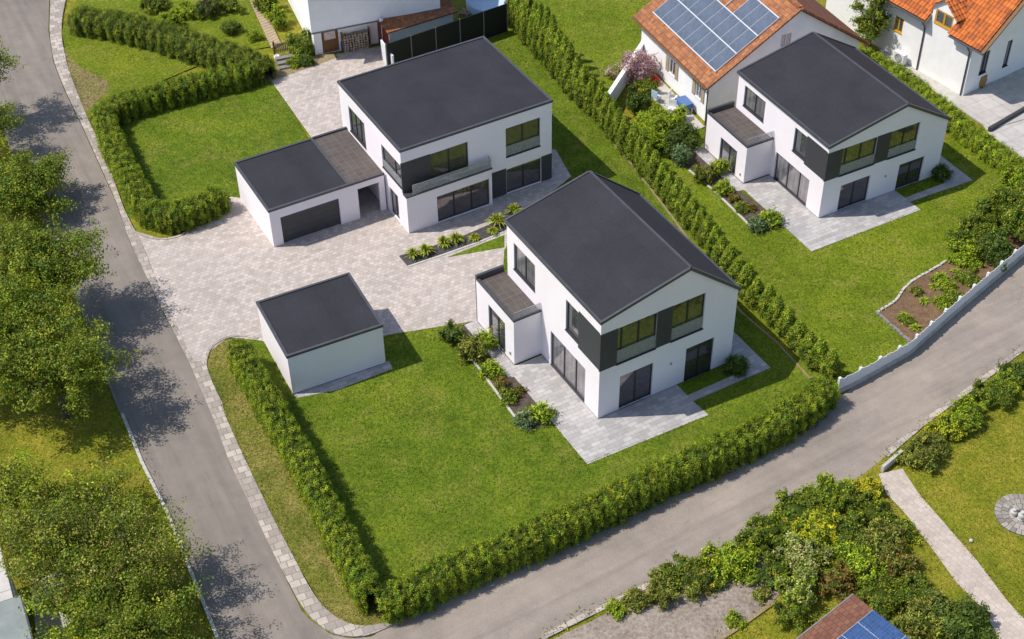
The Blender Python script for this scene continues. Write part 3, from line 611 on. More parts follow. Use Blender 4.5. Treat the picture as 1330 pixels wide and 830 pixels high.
def gable_house(label, loc, th, wd, ln, he, hr, hw, hx, k, annex):
    """two-storey house with an off-centre ridge; k scales heights of openings"""
    H = empty("detached_house", label, "house", (loc[0], loc[1], 0), th)
    fx = wd / 8.388; lf = ln / 9.234
    fr = Face('front', 0.0); lf_ = Face('left', 0.0)
    zb0, zb1 = 3.38 * k, 5.87 * k
    w1 = (1.0 * fx, 3.36 * fx, zb0 + 0.02, zb1 - 0.02); w2 = (4.3 * fx, 6.3 * fx, zb0 + 0.02, zb1 - 0.02)
    d1 = (1.27 * fx, 3.32 * fx, 0.05, 2.43 * k); d2 = (5.36 * fx, 7.15 * fx, 0.03, 2.4 * k)
    u1 = (6.32 * lf, 8.52 * lf, 4.02 * k, 5.8 * k); u2 = (2.03 * lf, 3.25 * lf, 3.75 * k, 5.78 * k); sl = (1.3 * lf, 4.72 * lf, 0.05, 2.5 * k)
    wall = MB()
    facade(wall, fr, [(0, he), (hw, hr), (wd, hx)], [w1, w2, d1, d2]); facade(wall, lf_, [(0, he), (ln, he)], [u1, u2, sl])
    wall.face([(wd, 0, 0), (wd, ln, 0), (wd, ln, hx), (wd, 0, hx)]); wall.face([(0, ln, 0), (wd, ln, 0), (wd, ln, hx), (hw, ln, hr), (0, ln, he)])
    wall.build("wall", M['stucco'], H)
    pl = MB(); pl.box(-0.012, 0.3, -0.012, ln, -0.05, 0.06); pl.box(0.31, wd + 0.012, -0.012, 0.02, -0.05, 0.06); pl.build("plinth", M['flashing'], H)
    # anthracite band round the corner
    e = 0.012
    for a0, a1 in ((-e, w1[0]), (w1[1], w2[0])):
        c = MB(); c.box(a0, a1, -e, 0.1 if a0 > 0 else 0.08, zb0, zb1); c.build("cladding_panel", M['cladding'], H)
    c = MB(); c.box(-e - 0.001, 0.085, 0.0825, u2[0], zb0 + 0.07 * k, zb1 + 0.06 * k); c.build("cladding_panel", M['cladding'], H)
    window(H, fr, *w1, mull=(0.13, 0.56), guard=0.9 * k); window(H, fr, *w2, guard=0.85 * k)
    window(H, fr, *d1, sill=False, name="terrace_door"); window(H, fr, *d2, sill=False, name="terrace_door")
    window(H, lf_, *u1, pane=M['curtain']); window(H, lf_, *u2, mull=(), pane=M['dpane'], bw=0.08)
    window(H, lf_, *sl, mull=(0.30, 0.64), pane=M['curtain'], sill=False, name="terrace_door")
    # roof
    t = 0.10; ov = 0.06; rf = MB(); sL = (hr - he) / hw; sR = (hx - hr) / (wd - hw)
    zl = he - sL * ov; zr = hx + sR * ov; y0, y1 = -ov, ln + ov
    prof = [(-ov, zl), (hw, hr), (wd + ov, zr)]; up = [(x, z + t) for x, z in prof]
    for (a, b) in ((0, 1), (1, 2)):
        rf.face([(up[a][0], y0, up[a][1]), (up[b][0], y0, up[b][1]), (up[b][0], y1, up[b][1]), (up[a][0], y1, up[a][1])])
        rf.face([(prof[a][0], y0, prof[a][1] + 0.004), (prof[b][0], y0, prof[b][1] + 0.004), (prof[b][0], y1, prof[b][1] + 0.004), (prof[a][0], y1, prof[a][1] + 0.004)])
    rf.build("roof", M['membrane'], H)
    ed = MB()
    for y in (y0, y1):
        for a, b in ((0, 1), (1, 2)): ed.bar((prof[a][0], y, prof[a][1] - 0.03), (prof[b][0], y, prof[b][1] - 0.03), 0.12, t + 0.075)
    for i in (0, 2): ed.bar((prof[i][0], y0 - 0.059, prof[i][1] - 0.03), (prof[i][0], y1 + 0.059, prof[i][1] - 0.03), 0.12, t + 0.072)
    ed.build("roof_edge", M['edge'], H)
    rd = MB(); rd.bar((hw + 0.02, y0, hr + t - 0.01), (hw + 0.02, y1, hr + t - 0.01), 0.13, 0.07); rd.build("ridge_cap", M['edge'], H)
    # annex with roof terrace
    u0, v0, v1, za = annex; an = MB(); af = Face('left', u0)
    ad = (v0 + 0.95 * lf, v0 + 2.75 * lf, 0.05, 2.3 * k)
    facade(an, af, [(v0, za), (v1, za)], [ad]); an.face([(u0, v0, 0), (-0.002, v0, 0), (-0.002, v0, za), (u0, v0, za)]); an.face([(u0, v1, 0), (-0.002, v1, 0), (-0.002, v1, za), (u0, v1, za)])
    an.build("annex_wall", M['stucco'], H)
    window(H, af, *ad, sill=False, pane=M['dpane'], name="terrace_door")
    dk = MB(); dk.face([(u0, v0, za - 0.1), (-0.003, v0, za - 0.1), (-0.003, v1, za - 0.1), (u0, v1, za - 0.1)]); dk.build("roof_terrace", M['deck'], H)
    rm = MB(); rm.box(u0 - 0.03, u0 + 0.13, v0 - 0.03, v1 + 0.03, za - 0.08, za + 0.05); rm.box(u0 + 0.131, -0.004, v1 - 0.13, v1 + 0.03, za - 0.08, za + 0.22)
    rm.box(u0 - 0.031, u0 + 0.132, v1 - 0.135, v1 + 0.031, za - 0.079, za + 0.221); rm.box(u0 + 0.131, -0.004, v0 - 0.03, v0 + 0.1, za - 0.08, za + 0.04); rm.build("parapet_cap", M['flashing'], H)
    gl = MB(); gl.box(u0 + 0.03, -0.02, v0 + 0.03, v0 + 0.045, za + 0.045, za + 0.5); gb = gl.build("glass_balustrade", M['guard'], H)
    tr = MB(); tr.box(u0 + 0.03, -0.02, v0 + 0.025, v0 + 0.05, za + 0.5, za + 0.52); tr.build("rail", M['steel'], gb)
    ap = MB(); ap.box(u0 - 0.012, -0.004, v0 - 0.012, v0 + 0.02, -0.05, 0.09); ap.box(u0 - 0.012, u0 + 0.02, v0 + 0.021, v1, -0.05, 0.085); ap.build("plinth", M['flashing'], H)
    la = MB(); la.box(4.38 * fx, 4.46 * fx, -0.06, 0.0, 1.75 * k, 1.9 * k); la.build("wall_lamp", M['lamp'], H)
    la = MB(); la.box(u0 - 0.07, u0, v0 + 0.35, v0 + 0.43, 0.55 * k, 0.72 * k); la.build("wall_lamp", M['lamp'], H)
    # building services: downpipe at back corner of the annex
    dp = MB(); dp.tube([(u0 + 0.05, v1 + 0.09, 0.02), (u0 + 0.05, v1 + 0.09, za - 0.1)], [0.045, 0.045]); dp.build("downpipe", M['flashing'], H)
    return H

def wpt(loc, th, u, v, z=0): return Vector((loc[0] + cos(th) * u - sin(th) * v, loc[1] + sin(th) * u + cos(th) * v, z))

B_L, B_T = (4.335, 53.195), 0.512
C_L, C_T = (18.445, 69.61), 0.477
HB = gable_house("white two-storey house with dark gabled roof nearest the camera, standing behind the long front hedge", B_L, B_T, 8.388, 9.234, 6.70, 7.90, 5.134, 5.17, 1.0, (-1.68, 5.68, 9.75, 3.2))
HC = gable_house("white two-storey house with dark gabled roof in front of the house with rooftop solar panels", C_L, C_T, 9.003, 9.066, 5.20, 6.34, 5.41, 4.17, 0.81, (-1.93, 5.05, 9.35, 2.78))

def terrace(loc, th, q, label=None):
    sheet("terrace", [wpt(loc, th, u, v) for u, v in q], 0.046, M['terrace'], thick=0.1)
terrace(B_L, B_T, [(-2.15, -2.4), (5.05, -2.68), (4.95, -1.45), (9.95, -1.5), (10.0, 3.2), (8.38, 3.2), (8.38, -0.95), (4.95, -0.95), (4.92, 0.02), (0.02, 0.02), (0.02, 5.6), (-1.6, 5.6), (-1.6, 9.9), (-2.45, 9.9), (-2.45, 5.0), (-2.15, 4.9)])
terrace(C_L, C_T, [(-2.25, -2.35), (5.88, -2.3), (5.8, -1.35), (10.6, -1.5), (10.6, 3.0), (9.0, 3.0), (9.0, -0.9), (5.8, -0.9), (5.75, 0.02), (0.02, 0.02), (0.02, 5.0), (-1.85, 5.0), (-1.85, 9.6), (-2.7, 9.6), (-2.7, 4.6), (-2.25, 4.5)])
sheet("terrace_bed", PP((588, 428), (601, 440), (622, 470), (672, 545), (687, 560), (716, 551), (700, 520), (668, 486), (640, 452), (612, 418)), 0.04, M['bark_soil'])
sheet("east_terrace_bed", PP((880, 205), (901, 228), (931, 252), (968, 288), (982, 303), (1016, 296), (990, 268), (955, 245), (925, 218), (905, 200)), 0.036, M['bark_soil'])
curb("bed_edging", [(600, 452), (622, 479), (672, 547), (680, 556)], 0.12, 0.09, M['limestone'], False)
curb("bed_edging", [(895, 222), (931, 252), (968, 288), (978, 300)], 0.12, 0.09, M['limestone'], False)

# ---- flat-roofed house and its attached garage
A_L, A_T = (-6.231, 69.235), 0.5065
wA, lA, hA = 10.108, 8.451, 5.7
HA = empty("flat_roofed_house", "white two-storey house with flat dark roof and glass balcony", "house", (*A_L, 0), A_T)
fr = Face('front', 0.0); f0 = Face('front', -0.42); lf_ = Face('left', 0.0)
UW = (1.87, 4.38, 2.80, 4.82); RW = (6.92, 9.3, 2.77, 4.83); L3 = (1.96, 5.5, 0.05, 1.98); L2 = (6.92, 9.36, 0.05, 1.86)
s1 = (4.95, 7.2, 2.9, 4.72); s2 = (0.12, 2.65, 3.0, 4.64); s3 = (0.8, 1.95, 0.1, 1.98)
wl = MB(); facade(wl, fr, [(0, hA), (wA, hA)], [UW, RW, L2]); facade(wl, lf_, [(0, hA), (lA, hA)], [s1, s2, s3])
wl.face([(wA, 0, 0), (wA, lA, 0), (wA, lA, hA), (wA, 0, hA)]); wl.face([(0, lA, 0), (wA, lA, 0), (wA, lA, hA), (0, lA, hA)]); wl.build("wall", M['stucco'], HA)
bw_ = MB(); facade(bw_, f0, [(-0.002, 2.62), (5.68, 2.62)], [L3]); bw_.face([(-0.002, -0.42, 0), (-0.002, 0.0, 0), (-0.002, 0.0, 2.62), (-0.002, -0.42, 2.62)]); bw_.face([(5.68, -0.42, 0), (5.68, 0, 0), (5.68, 0, 2.62), (5.68, -0.42, 2.62)])
bw_.build("lower_wall", M['stucco'], HA)
sb = MB(); sb.box(-0.03, 5.72, -0.46, -0.004, 2.622, 2.72); sb.build("balcony_slab", M['flashing'], HA)
bal = MB(); bal.box(0.42, 5.66, -0.43, -0.415, 2.74, 3.38); bal.box(5.645, 5.66, -0.414, -0.05, 2.74, 3.38); bal = bal.build("glass_balustrade", M['guard'], HA)
rl = MB(); rl.box(0.42, 5.67, -0.437, -0.408, 3.382, 3.41); rl.box(5.64, 5.67, -0.407, -0.05, 3.382, 3.41)
for x in (0.42, 2.2, 3.9): rl.box(x, x + 0.02, -0.452, -0.432, 2.73, 3.38)
rl.build("rail", M['steel'], bal)
cp = MB(); cp.box(-0.013, UW[0], -0.012, 0.09, 2.72, 4.85); cp.build("cladding_panel", M['cladding'], HA)
cp = MB(); cp.box(5.69, 6.9, -0.012, 0.05, 0.0, 1.97); cp.build("cladding_panel", M['cladding'], HA)
cp = MB(); cp.box(9.37, wA + 0.012, -0.012, 0.4, 0.0, 1.93); cp.build("cladding_panel", M['cladding'], HA)
window(HA, fr, *UW, sill=False, name="balcony_door"); window(HA, fr, *RW, guard=0.75)
window(HA, f0, *L3, mull=(0.33, 0.665), sill=False, name="terrace_door"); window(HA, fr, *L2, sill=False, name="terrace_door")
window(HA, lf_, *s1, pane=M['dpane'], mull=(0.35, 0.66)); window(HA, lf_, *s2, pane=M['dpane'], mull=(0.35,), guard=0.6); window(HA, lf_, *s3, pane=M['dpane'], sill=False, mull=(0.45,))
def flat_roof(parent, u0, u1, v0, v1, z, ov=0.05, lip=0.09, mem=None, capw=0.14):
    r = MB(); r.face([(u0 - ov + 0.02, v0 - ov + 0.02, z + 0.03), (u1 + ov - 0.02, v0 - ov + 0.02, z + 0.03), (u1 + ov - 0.02, v1 + ov - 0.02, z + 0.03), (u0 - ov + 0.02, v1 + ov - 0.02, z + 0.03)])
    r.build("roof", mem or M['membrane'], parent)
    e = MB(); a, b, c, d = u0 - ov, u1 + ov, v0 - ov, v1 + ov
    e.box(a, b, c, c + capw, z - 0.07, z + lip); e.box(a, b, d - capw, d, z - 0.07, z + lip); e.box(a, a + capw, c + capw + 0.001, d - capw - 0.001, z - 0.07, z + lip - 0.002); e.box(b - capw, b, c + capw + 0.001, d - capw - 0.001, z - 0.07, z + lip - 0.002)
    return e.build("roof_edge", M['edge'], parent)
flat_roof(HA, 0, wA, 0, lA, hA + 0.002)

G_L, G_T = (-13.936, 67.759), 0.495
HG = empty("attached_garage", "white garage with wide dark door and flat roof joined to the flat-roofed house", "garage", (*G_L, 0), G_T)
gw, gl_, gh = 7.33, 5.44, 2.70; ge = 5.04
gd = (0.63, 4.35, 0.03, 2.0); gp = (5.58, 6.98, 0.0, 2.2)
gf = Face('front', 0.0)
wl = MB(); facade(wl, gf, [(0, gh), (gw, gh)], [gd, gp], 0.18); wl.face([(0, 0, 0), (0, gl_, 0), (0, gl_, gh), (0, 0, gh)]); wl.face([(0, gl_, 0), (gw, gl_, 0), (gw, gl_, gh), (0, gl_, gh)])
wl.face([(5.3, 0.182, 0), (5.3, gl_, 0), (5.3, gl_, gh), (5.3, 0.182, gh)]); wl.face([(gw, 0.02, 0), (gw, gl_, 0), (gw, gl_, gh), (gw, 0.02, gh)]); wl.build("wall", M['stucco'], HG)
vd = MB(); vd.face([(5.301, 3.2, 0), (gw - 0.001, 3.2, 0), (gw - 0.001, 3.2, 2.6), (5.301, 3.2, 2.6)]); vd.build("entrance_door", M['cladding'], HG)
dr = MB()
for i in range(5): dr.box(gd[0] + 0.002, gd[1] - 0.002, 0.12, 0.16, 0.04 + i * 0.392, 0.04 + i * 0.392 + 0.383)
dr.box(gd[0] + 0.002, gd[1] - 0.002, 0.135, 0.165, 0.03, 1.998); dr.build("garage_door", M['garage_door'], HG)
flat_roof(HG, 0, ge, 0, gl_, gh + 0.002)
cn = MB(); cn.face([(ge + 0.06, 0.0, gh + 0.036), (gw, 0.0, gh + 0.036), (gw, gl_, gh + 0.036), (ge + 0.06, gl_, gh + 0.036)]); cn.build("canopy_roof", M['deck'], HG)
ce = MB(); ce.box(ge + 0.052, gw + 0.03, -0.05, 0.05, gh - 0.07, gh + 0.07); ce.box(ge + 0.052, gw + 0.03, gl_ - 0.1, gl_ + 0.05, gh - 0.07, gh + 0.14); ce.build("canopy_edge", M['flashing'], HG)

D_L, D_T = (-11.602, 55.388), 0.448
HD = empty("detached_garage", "small white windowless garage with flat dark roof between courtyard and front lawn", "garage", (*D_L, 0), D_T)
wl = MB(); wD, lD, hD = 5.286, 4.744, 2.73
for q in (((0, 0), (wD, 0)), ((wD, 0), (wD, lD)), ((wD, lD), (0, lD)), ((0, lD), (0, 0))): wl.face([(*q[0], -0.02), (*q[1], -0.02), (*q[1], hD), (*q[0], hD)])
wl.build("wall", M['stucco'], HD); flat_roof(HD, 0, wD, 0, lD, hD + 0.002)
pl = MB(); pl.box(-0.012, wD + 0.012, -0.012, 0.02, -0.05, 0.07); pl.build("plinth", M['flashing'], HD)
dr = MB(); dr.box(0.9, 4.4, lD, lD + 0.03, 0.03, 2.1); dr.build("garage_door", M['garage_door'], HD)
sheet("garage_apron", [wpt(D_L, D_T, u, v) for u, v in ((0.1, -0.35), (2.2, -0.75), (5.45, -0.6), (5.5, 0.05), (0.0, 0.05))], 0.046, M['terrace'], thick=0.1)

# bed along the flat-roofed house
sheet("slate_bed", PP((518, 333), (530, 347), (580, 330), (640, 308), (690, 282), (676, 268), (640, 290), (590, 312), (545, 325)), 0.042, M['slate'])
curb("bed_edging", [(530, 347), (575, 332), (620, 316), (655, 302)], 0.12, 0.07, M['limestone'], False)
sheet("grass_sliver", PP((580, 335), (655, 306), (655, 322)), 0.046, M['lawn'])

# ------------------------------------------------------------------ neighbouring buildings
# house with rooftop solar panels
S_L, S_T = (12.63, 79.33), 0.42
HS = empty("old_house", "white house with orange tiled roof covered in blue solar panels behind the gabled house", "house", (*S_L, 0), S_T)
sw, sl_, seh, srh, su = 12.3, 9.9, 2.95, 7.0, 6.5
k_ = (srh - seh) / su; i0 = 0.45
wl = MB(); sf = Face('front', i0); slf = Face('left', i0)
sgw = (5.55, 6.35, 4.3, 5.2)
facade(wl, sf, [(i0, seh + k_ * i0 - 0.03), (su, srh - 0.03), (sw - i0, seh + (srh - seh) / (sw - su) * i0 - 0.03)], [sgw], 0.1)
swn = [(1.3, 2.0, 1.2, 2.3), (4.7, 5.5, 1.0, 2.1)]
facade(wl, slf, [(i0, seh + k_ * i0 - 0.03), (9.4, seh + k_ * i0 - 0.03)], swn, 0.1)
wl.face([(sw - i0, i0, 0), (sw - i0, 9.4, 0), (sw - i0, 9.4, seh), (sw - i0, i0, seh)]); wl.build("wall", M['oldwhite'], HS)
window(HS, sf, *sgw, fmat=M['whitepaint'], pane=M['dpane'], depth=0.07, bw=0.05, sill=False)
for q in swn:
    o = window(HS, slf, *q, fmat=M['whitepaint'], pane=M['dpane'], depth=0.07, bw=0.05)
    sh = MB()
    for a0, a1 in ((q[0] - 0.4, q[0] - 0.04), (q[1] + 0.04, q[1] + 0.4)): slf.box(sh, a0, a1, -0.05, -0.01, q[2], q[3])
    sh.build("shutter", M['greywood'], o)
MX = [None]
def slope_obj(name, parent, origin, udir, vdir, lu, lv_, thick, mat):
    """slab with its own axes: x along eave, y up the slope"""
    x = Vector(udir).normalized(); y = Vector(vdir).normalized(); z = x.cross(y)
    mb = MB(); mb.box(0, lu, 0, lv_, -thick, 0); o = mb.build(name, mat, parent)
    MX[0] = Matrix(((x.x, y.x, z.x, origin[0]), (x.y, y.y, z.y, origin[1]), (x.z, y.z, z.z, origin[2]), (0, 0, 0, 1))); o.matrix_local = MX[0]; return o
sll = hypot(su, srh - seh); kR = (srh - seh) / (sw - su)
rS = slope_obj("roof", HS, (0, sl_, seh + 0.1), (0, -1, 0), (su, 0, srh - seh), sl_, sll, 0.14, M['tile_s'])
SM = MX[0].copy()
rS2 = slope_obj("roof", HS, (sw, 0, seh + 0.1), (0, 1, 0), (-(sw - su), 0, srh - seh), sl_, hypot(sw - su, srh - seh), 0.14, M['tile_b'])
# verge tiles and ridge
vt = MB()
vt.bar((0, -0.02, seh + 0.04), (su, -0.02, srh + 0.04), 0.2, 0.14); vt.bar((su, -0.021, srh + 0.04), (sw, -0.021, seh + 0.04), 0.2, 0.14); vt.bar((su, 0.09, srh + 0.08), (su, sl_, srh + 0.08), 0.3, 0.13); vt.build("ridge_tiles", M['tile_s'], HS)
pw, phh = 1.02, 1.72
for r in range(3):
    for c in range(8):
        if r == 2 and c in (3, 4): continue
        mb = MB(); mb.box(0, pw - 0.04, 0, phh - 0.06, 0.0, 0.035); mb.box(-0.0, pw - 0.04, -0.0, phh - 0.06, -0.02, -0.001, 1)
        o = mb.build("solar_panel", [M['solar_sky_tint'], M['alu']], HS)
        o.matrix_local = SM @ Matrix.Translation((1.2 + c * pw, 1.12 + r * phh + 0.03, 0.1))
for r in range(4):
    mb = MB(); mb.box(1.12, 1.2 + 8 * pw + 0.05, 1.07 + r * phh, 1.14 + r * phh, 0.02, 0.17); o = mb.build("mounting_rail", M['alu'], HS); o.matrix_local = SM.copy()
mb = MB()
for c in range(9): mb.box(1.16 + c * pw, 1.195 + c * pw, 1.12, 1.1 + 3 * phh, 0.01, 0.12)
o = mb.build("mounting_frame", M['alu'], HS); o.matrix_local = SM.copy()
dp = MB(); dp.tube([(0.3, 0.32, 0), (0.3, 0.32, 2.6), (0.05, 0.2, 2.95)], [0.05] * 3); dp.build("downpipe", M['flashing'], HS)
gt = MB(); gt.tube([(-0.05, 0.0, seh + 0.02), (-0.05, sl_, seh + 0.02)], [0.07, 0.07]); gt.build("gutter", M['brownwood'], HS)

# house with orange clay tiles at the top right
T_L, T_T = (30.17, 82.5), 0.6
HT = empty("old_house", "white house with bright orange clay tiles, a dormer and a yellow-framed window", "house", (*T_L, 0), T_T)
tf = Face('left', 0.0); tfr = Face('front', 0.0); TL_ = 13.0; TW = 10.0; teh = 4.0
tw = [(5.9, 6.7, 1.9, 3.0)]; dw = (1.95, 3.45, 4.0, 5.0)
def tz(u): return teh + 0.05 + 0.84 * (u + 0.5)
wl = MB(); facade(wl, tf, [(0, tz(0)), (1.7, tz(0)), (1.701, 5.2), (2.7, 6.0), (3.699, 5.2), (3.7, tz(0)), (TL_, tz(0))], tw + [dw], 0.12)
facade(wl, tfr, [(0, tz(0)), (5, tz(5)), (TW, tz(0))], [(1.2, 1.9, 1.2, 2.9), (3.6, 4.1, 0.9, 2.9)], 0.12); wl.face([(TW, 0, 0), (TW, TL_, 0), (TW, TL_, tz(0)), (TW, 0, tz(0))]); wl.build("wall", M['oldwhite'], HT)
window(HT, tf, *tw[0], fmat=M['yellow'], pane=M['dpane'], depth=0.08, bw=0.09); window(HT, tf, *dw, fmat=M['yellow'], pane=M['dpane'], depth=0.06, bw=0.12)
window(HT, tfr, 1.2, 1.9, 1.2, 2.9, pane=M['dpane'], depth=0.08); window(HT, tfr, 3.6, 4.1, 0.9, 2.9, mull=(), pane=M['dpane'], depth=0.08)
def clay_roof(name, parent, origin, udir, vdir, lu, lv_, cw=0.28, rl=0.36, cut=None, parent_m=None):
    """pantile surface: waves along the eave, overlapping courses up the slope"""
    x = Vector(udir).normalized(); y = Vector(vdir).normalized(); z = x.cross(y); mb = MB(); nx = int(lu / cw); ny = int(lv_ / rl) + 1
    shape = [(0.0, 0.0), (0.14, 0.045), (0.32, 0.07), (0.5, 0.06), (0.66, 0.02), (0.82, -0.004), (1.0, 0.0)]
    for j in range(ny):
        for i in range(nx):
            if cut and cut(i * cw + cw / 2, j * rl + rl / 2): continue
            k = random.uniform(0.72, 1.2); c = (0.55 * k, 0.155 * k, 0.035 * k) if random.random() > 0.15 else (0.38 * k, 0.11 * k, 0.04 * k)
            y0, y1 = j * rl, min((j + 1) * rl + 0.04, lv_)
            for (a, ha), (b, hb) in zip(shape[:-1], shape[1:]):
                mb.face([((i + a) * cw, y0, ha + 0.055), ((i + b) * cw, y0, hb + 0.055), ((i + b) * cw, y1, hb + 0.012), ((i + a) * cw, y1, ha + 0.012)], 0, c)
                mb.face([((i + a) * cw, y0, ha + 0.055), ((i + b) * cw, y0, hb + 0.055), ((i + b) * cw, y0, hb), ((i + a) * cw, y0, ha)], 0, sc(c, 0.5))
    o = mb.build(name, M['tile_v'], parent); o.matrix_local = Matrix(((x.x, y.x, z.x, origin[0]), (x.y, y.y, z.y, origin[1]), (x.z, y.z, z.z, origin[2]), (0, 0, 0, 1))); return o
slp = hypot(5.5, 0.84 * 5.5); v_s = -1.2
def dorm_cut(x, y):   # x runs from the far end towards the camera
    v = 12.5 - x; u = -0.5 + y * 5.5 / slp
    return 1.72 < v < 3.68 and u < 2.0 and u < 0.9 + 1.1 * (1 - abs(v - 2.7) / 0.98)
clay_roof("roof", HT, (-0.5, 12.5, teh + 0.08), (0, -1, 0), (1, 0, 0.84), 13.7, slp, cut=dorm_cut)
us = MB(); us.bar((-0.5, -1.2, teh), (5, -1.2, teh + 0.84 * 5.5), 0.12, 0.1); us.build("verge_board", M['brownwood'], HT)
us = MB()
for a, b in ((-1.2, 1.7), (3.7, 12.5)): us.face([(-0.5, a, teh), (-0.5, b, teh), (5, b, teh + 0.84 * 5.5), (5, a, teh + 0.84 * 5.5)])
us.face([(2.0, 1.7, teh + 2.1), (2.0, 3.7, teh + 2.1), (5, 3.7, teh + 4.62), (5, 1.7, teh + 4.62)])
us.build("roof_underside", M['brownwood'], HT)
bk = MB(); bk.face([(5, -1.2, teh + 4.62), (5, 12.5, teh + 4.62), (10.5, 12.5, teh), (10.5, -1.2, teh)]); bk.build("rear_roof", M['tile_s'], HT)
for sg, yy in ((1, 1.55), (-1, 3.85)):
    o_ = (-0.35, 1.45, 5.0) if sg > 0 else (2.3, 3.95, 5.0)
    clay_roof("dormer_roof", HT, o_, (1, 0, 0) if sg < 0 else (1, 0, 0), (0, sg * 1.25, 1.05) if sg > 0 else (0, -1.25, 1.05), 2.6, 1.64) if sg > 0 else clay_roof("dormer_roof", HT, o_, (-1, 0, 0), (0, -1.25, 1.05), 2.6, 1.64)
gt = MB()
for a, b in ((-1.2, 1.65), (3.75, 12.0)): gt.tube([(-0.57, a, teh), (-0.57, b, teh)], [0.07, 0.07])
gt.build("gutter", M['flashing'], HT)
for v in (0.15, 4.05):
    dp = MB(); dp.tube([(-0.07, v, 0), (-0.07, v, 3.3), (-0.5, v, 3.95)], [0.05] * 3); dp.build("downpipe", M['flashing'], HT)

# heat pump beside it
def at_T(u, v): return wpt(T_L, T_T, u, v)
hp_c = at_T(-0.45, 5.3)
HPm = empty("heat_pump", "white heat pump unit on the wall of the clay-tiled house", "heat pump", hp_c, T_T)
b = MB(); b.box(-0.18, 0.18, -0.45, 0.45, 0.15, 0.9); b.build("casing", M['whitepaint'], HPm)
b = MB()
for r_ in (0.08, 0.16, 0.24, 0.3): b.tube([(-0.19, r_ * cos(t * pi / 8) , 0.52 + r_ * sin(t * pi / 8)) for t in range(17)], [0.012] * 17, 5)
b.build("fan_grille", M['flashing'], HPm)
b = MB(); b.box(-0.16, 0.16, -0.4, -0.3, 0, 0.148); b.box(-0.16, 0.16, 0.3, 0.4, 0, 0.148); b.build("foot", M['flashing'], HPm)
pot = P(1272, 112); b = MB(); b.lathe([(0.24, 0), (0.36, 0.25), (0.4, 0.55), (0.34, 0.85), (0.36, 0.9), (0.3, 0.9), (0.28, 0.6)], 18); tag(b.build("clay_pot", M['clay'], None, True, pot), "large ochre clay pot at the corner of the clay-tiled house", "pot")
sheet("side_path", PP((1140, 62), (1160, 72), (1255, 125), (1262, 135), (1240, 140), (1205, 112), (1150, 80)), 0.03, M['concrete'])
sheet("yard", PP((1250, 125), (1330, 80), (1420, 80), (1420, 210), (1330, 210), (1285, 175)), 0.026, M['concrete'])
# raised paved terrace with dark edging beside the clay-tiled house
sheet("paved_terrace", PP((1241, 139.5), (1289, 108), (1342, 142), (1345, 152), (1286, 169)), 0.10, M['slabs'], thick=0.12)
b = MB(); b.bar(P(1284, 171.5), P(1350, 133), 0.2, 0.34); tag(b.build("low_wall", M['cladding']), "low dark wall between two levels of pale paving beside the clay-tiled house", "wall")
sheet("paved_terrace", PP((1286, 172), (1350, 134), (1420, 140), (1420, 260), (1345, 214)), 0.05, M['slabs'], thick=0.1)

# white house at the top edge on the left
E_L, E_T = (-13.36, 89.05), 0.34
HE = empty("old_house", "white house with projecting upper storey above a brown door, left of the black fence", "house", (*E_L, 0), E_T)
wl = MB(); ef = Face('front', 0.0); eu = Face('front', -0.75)
ed_ = (0.55, 1.75, 0.0, 1.75); ewn = (3.6, 4.6, 4.1, 5.1)
facade(wl, ef, [(0, 2.2), (9, 2.2)], [ed_], 0.15); wl.face([(0, 0, 0), (0, 9, 0), (0, 9, 2.2), (0, 0, 2.2)]); wl.build("lower_wall", M['oldwhite'], HE)
wl = MB(); facade(wl, eu, [(-0.25, 5.6), (9, 5.6)], [ewn], 0.12, 2.2); wl.face([(-0.25, -0.75, 2.2), (9, -0.75, 2.2), (9, 0.0, 2.2), (-0.25, 0.0, 2.2)])
elf = Face('left', -0.25); facade(wl, elf, [(-0.75, 5.6), (9, 5.6)], [(2.5, 3.4, 3.6, 4.8)], 0.12, 2.2); wl.build("upper_wall", M['oldwhite'], HE)
window(HE, eu, *ewn, pane=M['dpane'], depth=0.08); window(HE, elf, 2.5, 3.4, 3.6, 4.8, pane=M['dpane'], depth=0.08)
dr = MB(); dr.box(ed_[0] + 0.003, ed_[1] - 0.003, 0.08, 0.13, 0.01, 1.747); dd = dr.build("door", M['brownwood'], HE); dr = MB(); dr.box(0.75, 1.55, 0.06, 0.079, 1.0, 1.6); dr.build("pane", M['dpane'], dd)
bd = MB(); bd.box(-0.27, 9, -0.79, -0.752, 2.14, 2.24); bd.build("storey_band", M['post'], HE)
rf = MB(); rf.face([(-0.8, -1.3, 5.35), (9.3, -1.3, 5.35), (9.3, 4.5, 8.9), (-0.8, 4.5, 8.9)]); rf.face([(-0.8, 10, 5.35), (9.3, 10, 5.35), (9.3, 4.5, 8.9), (-0.8, 4.5, 8.9)]); rf.face([(-0.8, -1.3, 5.25), (9.3, -1.3, 5.25), (9.3, -1.3, 5.35), (-0.8, -1.3, 5.35)]); rf.build("roof", M['tile_b'], HE)
